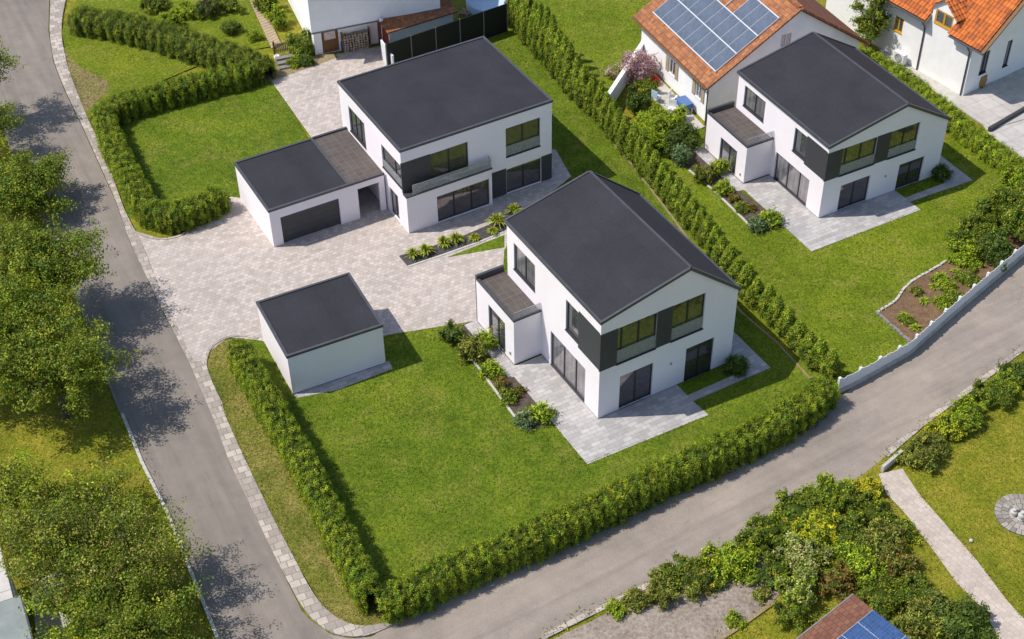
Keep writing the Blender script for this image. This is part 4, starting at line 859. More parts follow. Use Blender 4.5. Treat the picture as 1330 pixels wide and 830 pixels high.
# things standing at its foot
def at_E(u, v): return wpt(E_L, E_T, u, v)
fw = empty("firewood_stack", "stack of split firewood against the white house beside the brown door", "firewood", at_E(2.9, -0.25), E_T)
b = MB()
for i in range(9):
    for j in range(7):
        rr = random.uniform(0.075, 0.11); b.tube([(-0.85 + i * 0.2 + random.uniform(-.03, .03), -0.25, 0.1 + j * 0.19), (-0.85 + i * 0.2, 0.2, 0.1 + j * 0.19)], [rr, rr * 0.9], 6)
b.build("logs", M['firewood'], fw); b = MB(); b.box(-1.0, -0.95, -0.25, 0.2, 0, 1.5); b.box(0.95, 1.0, -0.25, 0.2, 0, 1.5); b.build("rack", M['brownwood'], fw)
for (px, py, lab, h_) in ((449, 65, "blue plastic barrel beside the brown door", 0.75), (482, 52, "blue plastic barrel at the end of the shed", 0.8)):
    b = MB(); b.lathe([(0.26, 0), (0.31, 0.1), (0.33, 0.35), (0.31, h_ - 0.1), (0.27, h_), (0.22, h_ + 0.02)], 16); tag(b.build("barrel", M['blue'], None, True, P(px, py)), lab, "barrel")
rc = empty("crate_shelf", "red open wooden shelf standing between firewood and shed", "shelf", P(471, 52), E_T)
b = MB(); b.box(-0.4, -0.34, -0.2, 0.2, 0, 1.1); b.box(0.34, 0.4, -0.2, 0.2, 0, 1.1); b.build("side_panel", M['red'], rc); b = MB(); b.box(-0.339, 0.339, -0.2, 0.2, 0.05, 0.1); b.box(-0.339, 0.339, -0.2, 0.2, 1.04, 1.1); b.box(-0.339, 0.339, 0.17, 0.2, 0.101, 1.039); b.build("shelf_board", M['red'], rc)

# lean-to shed
F_T = 0.52; F_0 = P(504, 42, 2.0)
HF = empty("shed", "narrow white shed with low orange tiled roof beside the black fence", "shed", (F_0.x, F_0.y, 0), F_T)
wl = MB(); wl.box(0.25, 5.2, 0.25, 3.3, 0, 1.95); wl.build("wall", M['oldwhite'], HF)
wl = MB(); wl.box(0.2, 0.248, 0.28, 3.2, 0, 1.9); wl.build("end_boards", M['redwood'], HF)
slope_obj("roof", HF, (-0.05, -0.05, 2.0), (1, 0, 0), (0, 3.4, 0.75), 5.5, 3.6, 0.1, M['tile_s'])
dp = MB(); dp.tube([(0.1, 0.05, 0), (0.1, 0.05, 1.9)], [0.045, 0.045]); dp.build("downpipe", M['alu'], HF)
lp = empty("garden_lamp", "small white globe lamp on a thin post by the shed corner", "lamp", P(498, 65))
b = MB(); b.tube([(0, 0, 0), (0, 0, 2.3)], [0.03, 0.025]); b.build("post", M['alu'], lp); b = MB(); b.lathe([(0.05, 2.28), (0.13, 2.33), (0.16, 2.43), (0.12, 2.53), (0.03, 2.57)], 12); b.build("globe", M['cloth'], lp, True)

def fence_run(name, label, a, b_, n, H, cat="fence", panel=None, group=None):
    f = empty(name, label, cat, a, 0, group); d = b_ - a
    for i in range(n):
        p0 = d * (i / n); p1 = d * ((i + 1) / n); m = MB(); m.bar((p0.x, p0.y, 0.05), (p1.x, p1.y, 0.05), 0.05, H); m.build("panel", panel, f)
    for i in range(n + 1):
        p0 = d * (i / n); m = MB(); m.box(p0.x - 0.045, p0.x + 0.045, p0.y - 0.045, p0.y + 0.045, 0, H + 0.1); m.build("post", M['post'], f)
    return f
fence_run("screen_fence", "tall black screen fence with grey posts behind the flat-roofed house", P(504, 95), P(659, 41), 5, 2.2, panel=M['black'])
b = MB(); dwl = P(500, 96) - P(500, 70); b.bar(P(497, 76), P(512, 97), 0.12, 1.5); tag(b.build("screen_wall", M['whitepaint']), "short white side panel at the left end of the black fence", "panel")
# pool behind the black fence
pc = P(640, 12); pl_ = empty("garden_pool", "small blue garden pool behind the black fence at the top edge", "pool", pc, 0.5)
b = MB(); b.lathe([(1.9, 0), (1.95, 0.9), (1.85, 0.92), (1.82, 0.7)], 28); b.build("pool_wall", M['paleblue'], pl_, True); b = MB(); b.lathe([(1.8, 0.6), (0.01, 0.62)], 28); b.build("cover", M['blue'], pl_)
b = MB()
for i in range(12): b.tube([(random.uniform(-.7, .7), random.uniform(-.5, .5), 0.06 + i * 0.03), (random.uniform(-.7, .7), random.uniform(-.5, .5), 0.1 + i * 0.04)], [0.06, 0.05], 6)
tag(b.build("timber_pile", M['greywood'], None, False, P(604, 22)), "heap of old timber between shed and pool", "timber")

# boardwalk, steps and gate at the top left
bwk = MB(); a0, a1, b0, b1 = P(314, -20), P(329, -20), P(353, 65), P(365, 58)
for i in range(26):
    t0, t1 = i / 26, (i + 0.9) / 26; q = [a0.lerp(b0, t0), a1.lerp(b1, t0), a1.lerp(b1, t1), a0.lerp(b0, t1)]
    bwk.face([(p.x, p.y, 0.12) for p in q]); bwk.face([(q[3].x, q[3].y, 0.12), (q[2].x, q[2].y, 0.12), (q[2].x, q[2].y, 0.03), (q[3].x, q[3].y, 0.03)])
tag(bwk.build("boardwalk", M['greywood']), "weathered wooden boardwalk leading up to the white house", "boardwalk")
stp = empty("garden_steps", "three grey stone steps at the end of the boardwalk", "steps", P(372, 84), 0.35)
for i in range(3):
    b = MB(); b.box(-0.6, 0.6, -0.6 + i * 0.4, -0.22 + i * 0.4, 0, 0.15 + i * 0.14); b.build("step", M['greystone'], stp)
gtm = empty("garden_gate", "low wooden gate between two posts at the top of the garden steps", "gate", P(367, 70), 0.4)
for x in (-0.55, 0.55): b = MB(); b.box(x - 0.06, x + 0.06, -0.06, 0.06, 0, 1.1); b.build("post", M['brownwood'], gtm)
b = MB()
for i in range(7): b.box(-0.42 + i * 0.13, -0.34 + i * 0.13, -0.02, 0.02, 0.15, 0.95)
b.box(-0.46, 0.46, 0.021, 0.05, 0.3, 0.38); b.box(-0.46, 0.46, 0.021, 0.05, 0.75, 0.83); b.build("leaf", M['greywood'], gtm)
b = MB(); b.lathe([(0.14, 0), (0.2, 0.1), (0.21, 0.34), (0.17, 0.36), (0.15, 0.2)], 14); tag(b.build("planter", M['whitepaint'], None, True, P(360, 78)), "small white planter beside the garden steps", "planter")

# white garden wall
gwm = MB(); a, b_ = P(847, 36, 1.3), P(783, 133, 1.3); a.z = b_.z = 0; gwm.bar(a, b_, 0.2, 1.22); cpm = MB(); cpm.bar(Vector((a.x, a.y, 1.222)), Vector((b_.x, b_.y, 1.222)), 0.27, 0.08)
gwo = empty("garden_wall", "white rendered garden wall beside the pink blossom, ending at the conifer row", "wall", a); 
for mb_, nm in ((gwm, "wall_body"), (cpm, "coping")):
    o = mb_.build(nm, M['oldwhite'], gwo); o.location = (-a.x, -a.y, 0)

# white picket fence along the lane
pf_px = [(1091, 494), (1112, 484), (1183, 445), (1237, 397), (1276, 364), (1340, 310), (1400, 262)]
pts = [P(x, y, 0.9) for x, y in pf_px]; base = Vector((pts[0].x, pts[0].y, 0))
PF = empty("picket_fence", "low white picket fence on a pale plinth along the lane", "fence", base)
pk = MB(); rlm = MB(); pnm = MB(); line = resamp(pts, 190)
for i, p in enumerate(line):
    q = p - base; jt = random.uniform(-0.05, 0.05); d = (line[min(i + 1, 189)] - line[max(i - 1, 0)]).normalized(); ang = atan2(d.y, d.x); mtx = Matrix.Translation((q.x, q.y, 0)) @ Matrix.Rotation(ang, 4, 'Z')
    pk.box(-0.06, 0.06, -0.035, -0.012, 0.26, 0.98 + jt, mat=mtx)
    if i % 12 == 0: pb = MB(); pb.box(-0.07, 0.07, -0.05, 0.09, 0.0, 1.08, mat=mtx); pb.build("post", M['whitepaint'], PF)
for a, b_ in zip(line[:-1:3], line[3::3]):
    for z_ in (0.4, 0.7): rlm.bar((a.x - base.x, a.y - base.y, z_), (b_.x - base.x, b_.y - base.y, z_), 0.03, 0.07)
pk.build("pickets", M['whitepaint'], PF); rlm.build("rail", M['whitepaint'], PF); 
pln = MB()
for a, b_ in zip(line[:-1:3], line[3::3]): pln.bar((a.x - base.x, a.y - base.y, -0.03), (b_.x - base.x, b_.y - base.y, -0.03), 0.22, 0.28)
pln.build("plinth", M['concrete'], PF)
# soil bed by the fence
sheet("flower_bed", PP((1140, 405), (1162, 393), (1174, 375), (1187, 364), (1210, 352), (1230, 339), (1254, 316), (1290, 290), (1330, 262), (1345, 320), (1276, 376), (1237, 410), (1182, 452), (1176, 442)), 0.05, M['soil'])
def stones(name, label, px, n, s_, mat=None, cat="edging"):
    line = resamp(PP(*px), n); mb = MB()
    for i, p in enumerate(line):
        d = (line[min(i + 1, n - 1)] - line[max(i - 1, 0)]).normalized(); mtx = Matrix.Translation(p) @ Matrix.Rotation(atan2(d.y, d.x) + random.uniform(-.15, .15), 4, 'Z'); k = random.uniform(0.75, 1.15)
        mb.box(-s_ * k, s_ * k, -s_ * 0.5, s_ * 0.5, 0, 0.12 * random.uniform(0.8, 1.3), mat=mtx)
    return tag(mb.build(name, mat or M['limestone']), label, cat)
stones("stone_edging", "curved row of pale stones edging the soil bed by the picket fence", [(1140, 406), (1163, 393), (1174, 375), (1187, 364), (1210, 352), (1232, 338)], 22, 0.13)
stones("stone_edging", "straight row of grey stones at the lower end of the soil bed", [(1140, 408), (1158, 424), (1179, 443)], 10, 0.15, M['greystone'])
# concrete gate plinth by the path
b = MB(); b.bar(P(1145, 613), P(1170, 592), 0.16, 0.42); tag(b.build("gate_plinth", M['concrete']), "low white wall at the lane end of the paved path", "wall")

# stone circle with small statues
cp_ = P(1328, 669); mb = MB()
for r0, r1, n in ((0.02, 0.35, 8), (0.36, 0.68, 14), (0.69, 1.0, 22), (1.01, 1.32, 30)):
    for i in range(n):
        t0, t1 = 2 * pi * (i + 0.04) / n, 2 * pi * (i + 0.96) / n; z_ = 0.05 + random.uniform(0, 0.012); k = random.uniform(0.6, 1.15); c = (0.36 * k, 0.32 * k, 0.28 * k)
        q = [(r0 * cos(t0), r0 * sin(t0)), (r1 * cos(t0), r1 * sin(t0)), (r1 * cos(t1), r1 * sin(t1)), (r0 * cos(t1), r0 * sin(t1))]
        mb.face([(x, y, z_) for x, y in q], 0, c)
        for a, b_ in ((1, 2),): mb.face([(*q[a], z_), (*q[b_], z_), (*q[b_], -0.02), (*q[a], -0.02)], 0, sc(c, 0.6))
tag(mb.build("stone_circle", M['tile_v'], None, False, cp_), "round bed of pale cobblestones set in the lawn at the right edge", "paving")
def statue(px, py, h, label):
    b = MB(); b.lathe([(0.17, 0), (0.19, 0.06), (0.13, 0.1), (0.16, 0.3 * h), (0.2, 0.5 * h), (0.14, 0.68 * h), (0.07, 0.76 * h), (0.11, 0.84 * h), (0.1, 0.94 * h), (0.03, h)], 14)
    b.tube([(0.15, 0, 0.55 * h), (0.28, 0.06, 0.5 * h), (0.2, 0.18, 0.42 * h)], [0.06, 0.05, 0.04], 7); return tag(b.build("garden_statue", M['stone'], None, True, P(px, py, 0.06)), label, "statue")
statue(1316, 668, 0.4, "small pale garden statue at the left of the cobblestone circle"); statue(1326, 674, 0.55, "taller pale garden statue in the middle of the cobblestone circle")
b = MB(); b.lathe([(0.05, 0), (0.1, 0.03), (0.1, 0.08), (0.07, 0.12), (0.02, 0.14)], 12); tag(b.build("garden_stone", M['stone'], None, True, P(1261, 703)), "small white stone lying on the grass beside the path", "stone")

# small building with solar panels at the bottom edge
rz_ = 2.5; r0 = P(1109, 772, rz_); r1 = P(1022, 832, rz_); r2 = P(1185, 832, rz_)
dA = (r2 - r0).normalized(); th = atan2(dA.y, dA.x); nA = Vector((-dA.y, dA.x, 0)); 
if nA.dot(r1 - r0) < 0: nA = -nA
HK = empty("garden_shed", "garden shed with brown tiled roof and blue solar panels at the bottom edge", "shed", (r0.x, r0.y, 0), th)
Lk, Wk = 7.0, 6.0; sgn = 1 if Vector((-sin(th), cos(th), 0)).dot(nA) > 0 else -1
wl = MB(); y0_, y1_ = sorted((sgn * 0.3, sgn * (Wk - 0.3))); wl.box(0.3, Lk - 0.3, y0_, y1_, 0, rz_ - 0.25); wl.build("wall", M['oldwhite'], HK)
y0_, y1_ = sorted((0, sgn * Wk)); rf = MB(); rf.box(0, Lk, y0_, y1_, rz_ - 0.14, rz_); rf.build("roof", M['tile_b'], HK)
gt = MB(); gt.box(-0.07, -0.002, y0_, y1_, rz_ - 0.15, rz_ + 0.02); gt.build("gutter", M['greystone'], HK)
for i in range(4):
    for j in range(5):
        xx = 1.12 + i * 1.78; yy = sgn * (0.06 + j * 1.03); ya, yb = sorted((yy, yy + sgn * 0.99)); mb = MB(); mb.box(xx, xx + 1.72, ya, yb, rz_ + 0.05, rz_ + 0.09); mb.box(xx - 0.03, xx + 1.75, ya - 0.02, yb + 0.02, rz_ + 0.03, rz_ + 0.049, 1)
        if xx < 6: mb.build("solar_panel", [M['solar'], M['alu']], HK)

# outbuilding under the trees at the bottom left
HO = empty("outbuilding", "grey-roofed outbuilding half hidden under the trees at the bottom left corner", "outbuilding", (P(44, 842, 2.4).x, P(44, 842, 2.4).y, 0), 0.42)
b = MB(); b.box(-7, -0.2, 0.2, 5, 0, 2.25); b.build("wall", M['whitepaint'], HO); b = MB(); b.box(-7.2, 0, 0, 3.1, 2.26, 2.4); b.build("roof", M['greyroof'], HO)
b = MB(); b.box(-7.2, -0.3, 3.1, 6.2, 2.26, 2.42); b.build("upper_roof", M['lightroof'], HO); b = MB(); b.box(0.001, 0.08, -0.05, 3.1, 2.2, 2.43); b.build("gutter", M['flashing'], HO)
sheet("slab_path", PP((40, 760), (110, 700), (150, 760), (90, 850), (50, 850)), 0.02, M['concrete'])

# ------------------------------------------------------------------ hedges and trees
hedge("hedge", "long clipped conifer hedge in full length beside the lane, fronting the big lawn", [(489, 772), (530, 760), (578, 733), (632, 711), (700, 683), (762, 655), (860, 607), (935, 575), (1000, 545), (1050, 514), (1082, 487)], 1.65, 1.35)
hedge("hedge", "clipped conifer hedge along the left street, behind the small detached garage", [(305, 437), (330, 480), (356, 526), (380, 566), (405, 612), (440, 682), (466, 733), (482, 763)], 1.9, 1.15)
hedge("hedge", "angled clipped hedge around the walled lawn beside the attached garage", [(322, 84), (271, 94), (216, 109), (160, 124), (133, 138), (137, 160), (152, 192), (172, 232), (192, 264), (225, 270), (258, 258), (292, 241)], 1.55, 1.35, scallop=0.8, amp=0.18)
hedge("hedge", "broad dark hedge at the top left between the street and the white house", [(90, 12), (150, 20), (210, 35), (270, 54), (320, 70), (348, 80)], 1.6, 1.9, GREEN_TREE, 0.9, 0.2)
hedge("hedge", "low light green hedge between the gabled house and the clay-tiled house", [(1118, 62), (1156, 82), (1193, 108), (1229, 138), (1265, 168), (1301, 194), (1345, 224)], 1.1, 1.3, GREEN_LIME, 0.9, 0.12)

def thuja_mesh(name, H, R):
    lv = Leaves(); n1, n2 = 9, 8; th_ = np.linspace(0, 2 * pi, n1 + 1)[:-1]; tt = np.linspace(0, 1, n2)
    def rad(t): return R * np.clip(np.minimum(0.8 + t * 1.0, 1.0) * (1 - np.clip((t - 0.22) / 0.78, 0, 1) ** 1.35) ** 0.85, 0.03, 1)
    T, TT = np.meshgrid(th_, tt, indexing='ij'); r = rad(TT) * 0.75
    V = np.stack([r * np.cos(T), r * np.sin(T), TT * H * 0.95], -1).reshape(-1, 3); ii = np.arange(n1 * n2).reshape(n1, n2); jj = np.roll(ii, -1, 0)
    lv.add(V, np.stack([ii[:, :-1], jj[:, :-1], jj[:, 1:], ii[:, 1:]], -1).reshape(-1, 4), np.full((len(V), 3), 0.05), 1)
    nc = int(2 * pi * R * H * 44); t = RNG.uniform(0.02, 1, nc) ** 0.9; a = RNG.uniform(0, 2 * pi, nc)
    lump = 1 + 0.14 * np.sin(a * 4 + t * 5) + 0.1 * np.sin(a * 7 - t * 13) + RNG.normal(0, 0.05, nc)
    rr = rad(t) * lump; C = np.c_[rr * np.cos(a), rr * np.sin(a), t * H]; N = np.c_[np.cos(a), np.sin(a), 0.35 + 0.6 * t]
    cc = palette(nc, GREEN_HEDGE) * (0.5 + 0.55 * (lump[:, None] - 0.8) / 0.4) * (0.6 + 0.65 * t[:, None])  # painted shade: leaves darker towards the foot and in the hollows
    C2 = np.repeat(C, 20, 0) + RNG.normal(0, 1, (nc * 20, 3)) * np.array([0.055, 0.055, 0.09]); C2[:, 2] = np.maximum(0.03, C2[:, 2])
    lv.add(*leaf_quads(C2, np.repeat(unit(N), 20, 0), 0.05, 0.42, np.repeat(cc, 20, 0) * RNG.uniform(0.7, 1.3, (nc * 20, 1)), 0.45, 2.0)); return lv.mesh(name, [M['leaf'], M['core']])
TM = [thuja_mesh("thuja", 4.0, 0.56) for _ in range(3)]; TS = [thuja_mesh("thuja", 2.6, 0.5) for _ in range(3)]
row = [P(x, y) for x, y in ((666, 33), (708, 80), (742, 120), (779, 156), (806, 190), (841, 228), (878, 270), (914, 312), (952, 366), (988, 402), (1024, 438), (1062, 476), (1082, 496))]
L = [0]
for a, b_ in zip(row[:-1], row[1:]): L.append(L[-1] + (b_ - a).length)
s_ = 0.0; idx = 0
while s_ < L[-1]:
    i = max(j for j in range(len(L)) if L[j] <= s_); i = min(i, len(row) - 2); p = row[i].lerp(row[i + 1], (s_ - L[i]) / (L[i + 1] - L[i])); f_ = s_ / L[-1]
    tall = f_ < 0.30
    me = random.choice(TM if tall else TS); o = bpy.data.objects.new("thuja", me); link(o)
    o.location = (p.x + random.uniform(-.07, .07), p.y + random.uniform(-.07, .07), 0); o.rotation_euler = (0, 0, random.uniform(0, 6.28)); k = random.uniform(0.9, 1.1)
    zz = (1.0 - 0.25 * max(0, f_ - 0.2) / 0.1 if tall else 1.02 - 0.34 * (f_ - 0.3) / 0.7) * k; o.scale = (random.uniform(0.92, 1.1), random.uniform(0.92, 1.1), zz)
    if tall: tag(o, "tall columnar thuja in the upper row behind the flat-roofed house", "conifer", "tall thujas behind the flat-roofed house")
    else: tag(o, "shorter columnar thuja in the row between the two gabled houses' gardens", "conifer", "shorter thujas between the two gabled houses")
    s_ += 0.95 if tall else 0.96

def tree_mesh(R, Hc, z0, nl, pal, leaf=0.16, per=34, core=0.0, seed=0):
    """crown of radius R and height Hc based at z0, built from many leafy lobes"""
    rng = random.Random(seed); lobes = []
    for k in range(nl):
        while True:
            x, y, z = (rng.uniform(-1, 1) for _ in range(3)); d = math.sqrt(x * x + y * y + z * z)
            if 0.35 < d < 1: break
        q = 0.9 * (0.55 + 0.45 * d) / d * d; s2 = rng.uniform(0.12, 0.26)
        lobes.append((x * R * q, y * R * q, z0 + Hc / 2 + z * Hc / 2 * 0.9, R * s2 * rng.uniform(1.1, 2.0), R * s2 * rng.uniform(0.5, 0.85), R * s2 * rng.uniform(0.4, 0.65), atan2(y, x) + rng.uniform(-0.5, 0.5)))
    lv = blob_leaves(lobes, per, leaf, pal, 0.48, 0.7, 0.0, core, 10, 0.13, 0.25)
    return lv, lobes
def tree(label, px, py, R, Hc, z0, nl, pal, leaf, per, seed, group=None, core=0.0):
    c = P(px, py, z0 + Hc / 2); T = empty("tree", label, "tree", (c.x, c.y, 0), 0, group)
    lv, lobes = tree_mesh(R, Hc, z0, nl, pal, leaf, per, core, seed)
    o = bpy.data.objects.new("crown", lv.mesh("crown", [M['leaf'], M['core']])); link(o, T)
    t = MB(); top = z0 + Hc * 0.6; t.tube([(0, 0, -0.1), (0.05, 0.03, z0 * 0.6), (-0.05, 0.1, z0 + Hc * 0.25), (0.1, 0, top)], [0.24, 0.19, 0.13, 0.05], 8)
    for (x, y, z, *_r) in lobes[::2]:
        zs = min(z0 * 0.8 + (z - z0) * 0.35, top - 0.3); zs = max(zs, z0 * 0.5); t.tube([(0, 0.05, zs), (x * 0.45, y * 0.45, zs + (z - zs) * 0.6), (x, y, z)], [0.09, 0.055, 0.02], 5)
    t.build("trunk", M['bark'], T); return T
tree("large leafy tree at the left edge, uppermost beside the street", 28, 245, 3.2, 2.7, 0.6, 80, GREEN_TREE, 0.075, 112, 1)
tree("large dark leafy tree at the left edge, beside the deepest road shadow", 46, 348, 3.4, 3.8, 1.9, 90, GREEN_TREE, 0.075, 104, 2)
tree("large leafy tree overhanging the street above the meadow", 64, 470, 3.3, 3.8, 2.0, 84, GREEN_TREE, 0.075, 104, 3)
tree("leafy tree at the left edge above the yellow meadow", -12, 430, 3.8, 4.2, 1.6, 90, GREEN_TREE, 0.075, 95, 4)
tree("leafy tree at the left edge by the top of the street", -30, 165, 2.6, 3.0, 1.2, 50, GREEN_TREE, 0.075, 104, 5)
tree("leafy tree reaching in at the top left corner of the street", -42, 82, 2.6, 3.6, 2.6, 50, GREEN_TREE, 0.075, 104, 6)
tree("sparse pale tree beside the street at the bottom left", 158, 735, 2.9, 3.2, 1.6, 84, [*GREEN_TREE, (0.16, 0.16, 0.05)], 0.065, 105, 7)
tree("sparse pale tree over the grey-roofed outbuilding", 75, 705, 3.0, 3.0, 1.8, 80, [*GREEN_TREE, *OLIVE], 0.065, 85, 8)
tree("leafy tree in the bottom left corner beside the street kerb", 172, 825, 2.7, 3.0, 1.4, 84, GREEN_TREE, 0.065, 115, 9)
tree("pale tree at the left edge below the meadow", 5, 650, 2.6, 2.8, 1.2, 64, [*GREEN_LIME, *OLIVE], 0.07, 100, 10)
tree("low pale tree at the edge of the meadow above the outbuilding", 120, 655, 2.5, 2.0, 0.6, 60, [*GREEN_LIME, *OLIVE, *GREEN_TREE], 0.07, 100, 11)
tree("leafy tree between the outbuilding and the street corner", 105, 800, 2.4, 2.4, 1.4, 54, [*GREEN_TREE, *GREEN_LIME], 0.07, 95, 13)
tree("dense green tree between the solar-panelled house and the clay-tiled house", 1134, 22, 1.75, 4.2, 0.5, 30, GREEN_TREE, 0.08, 200, 12, core=0.7)

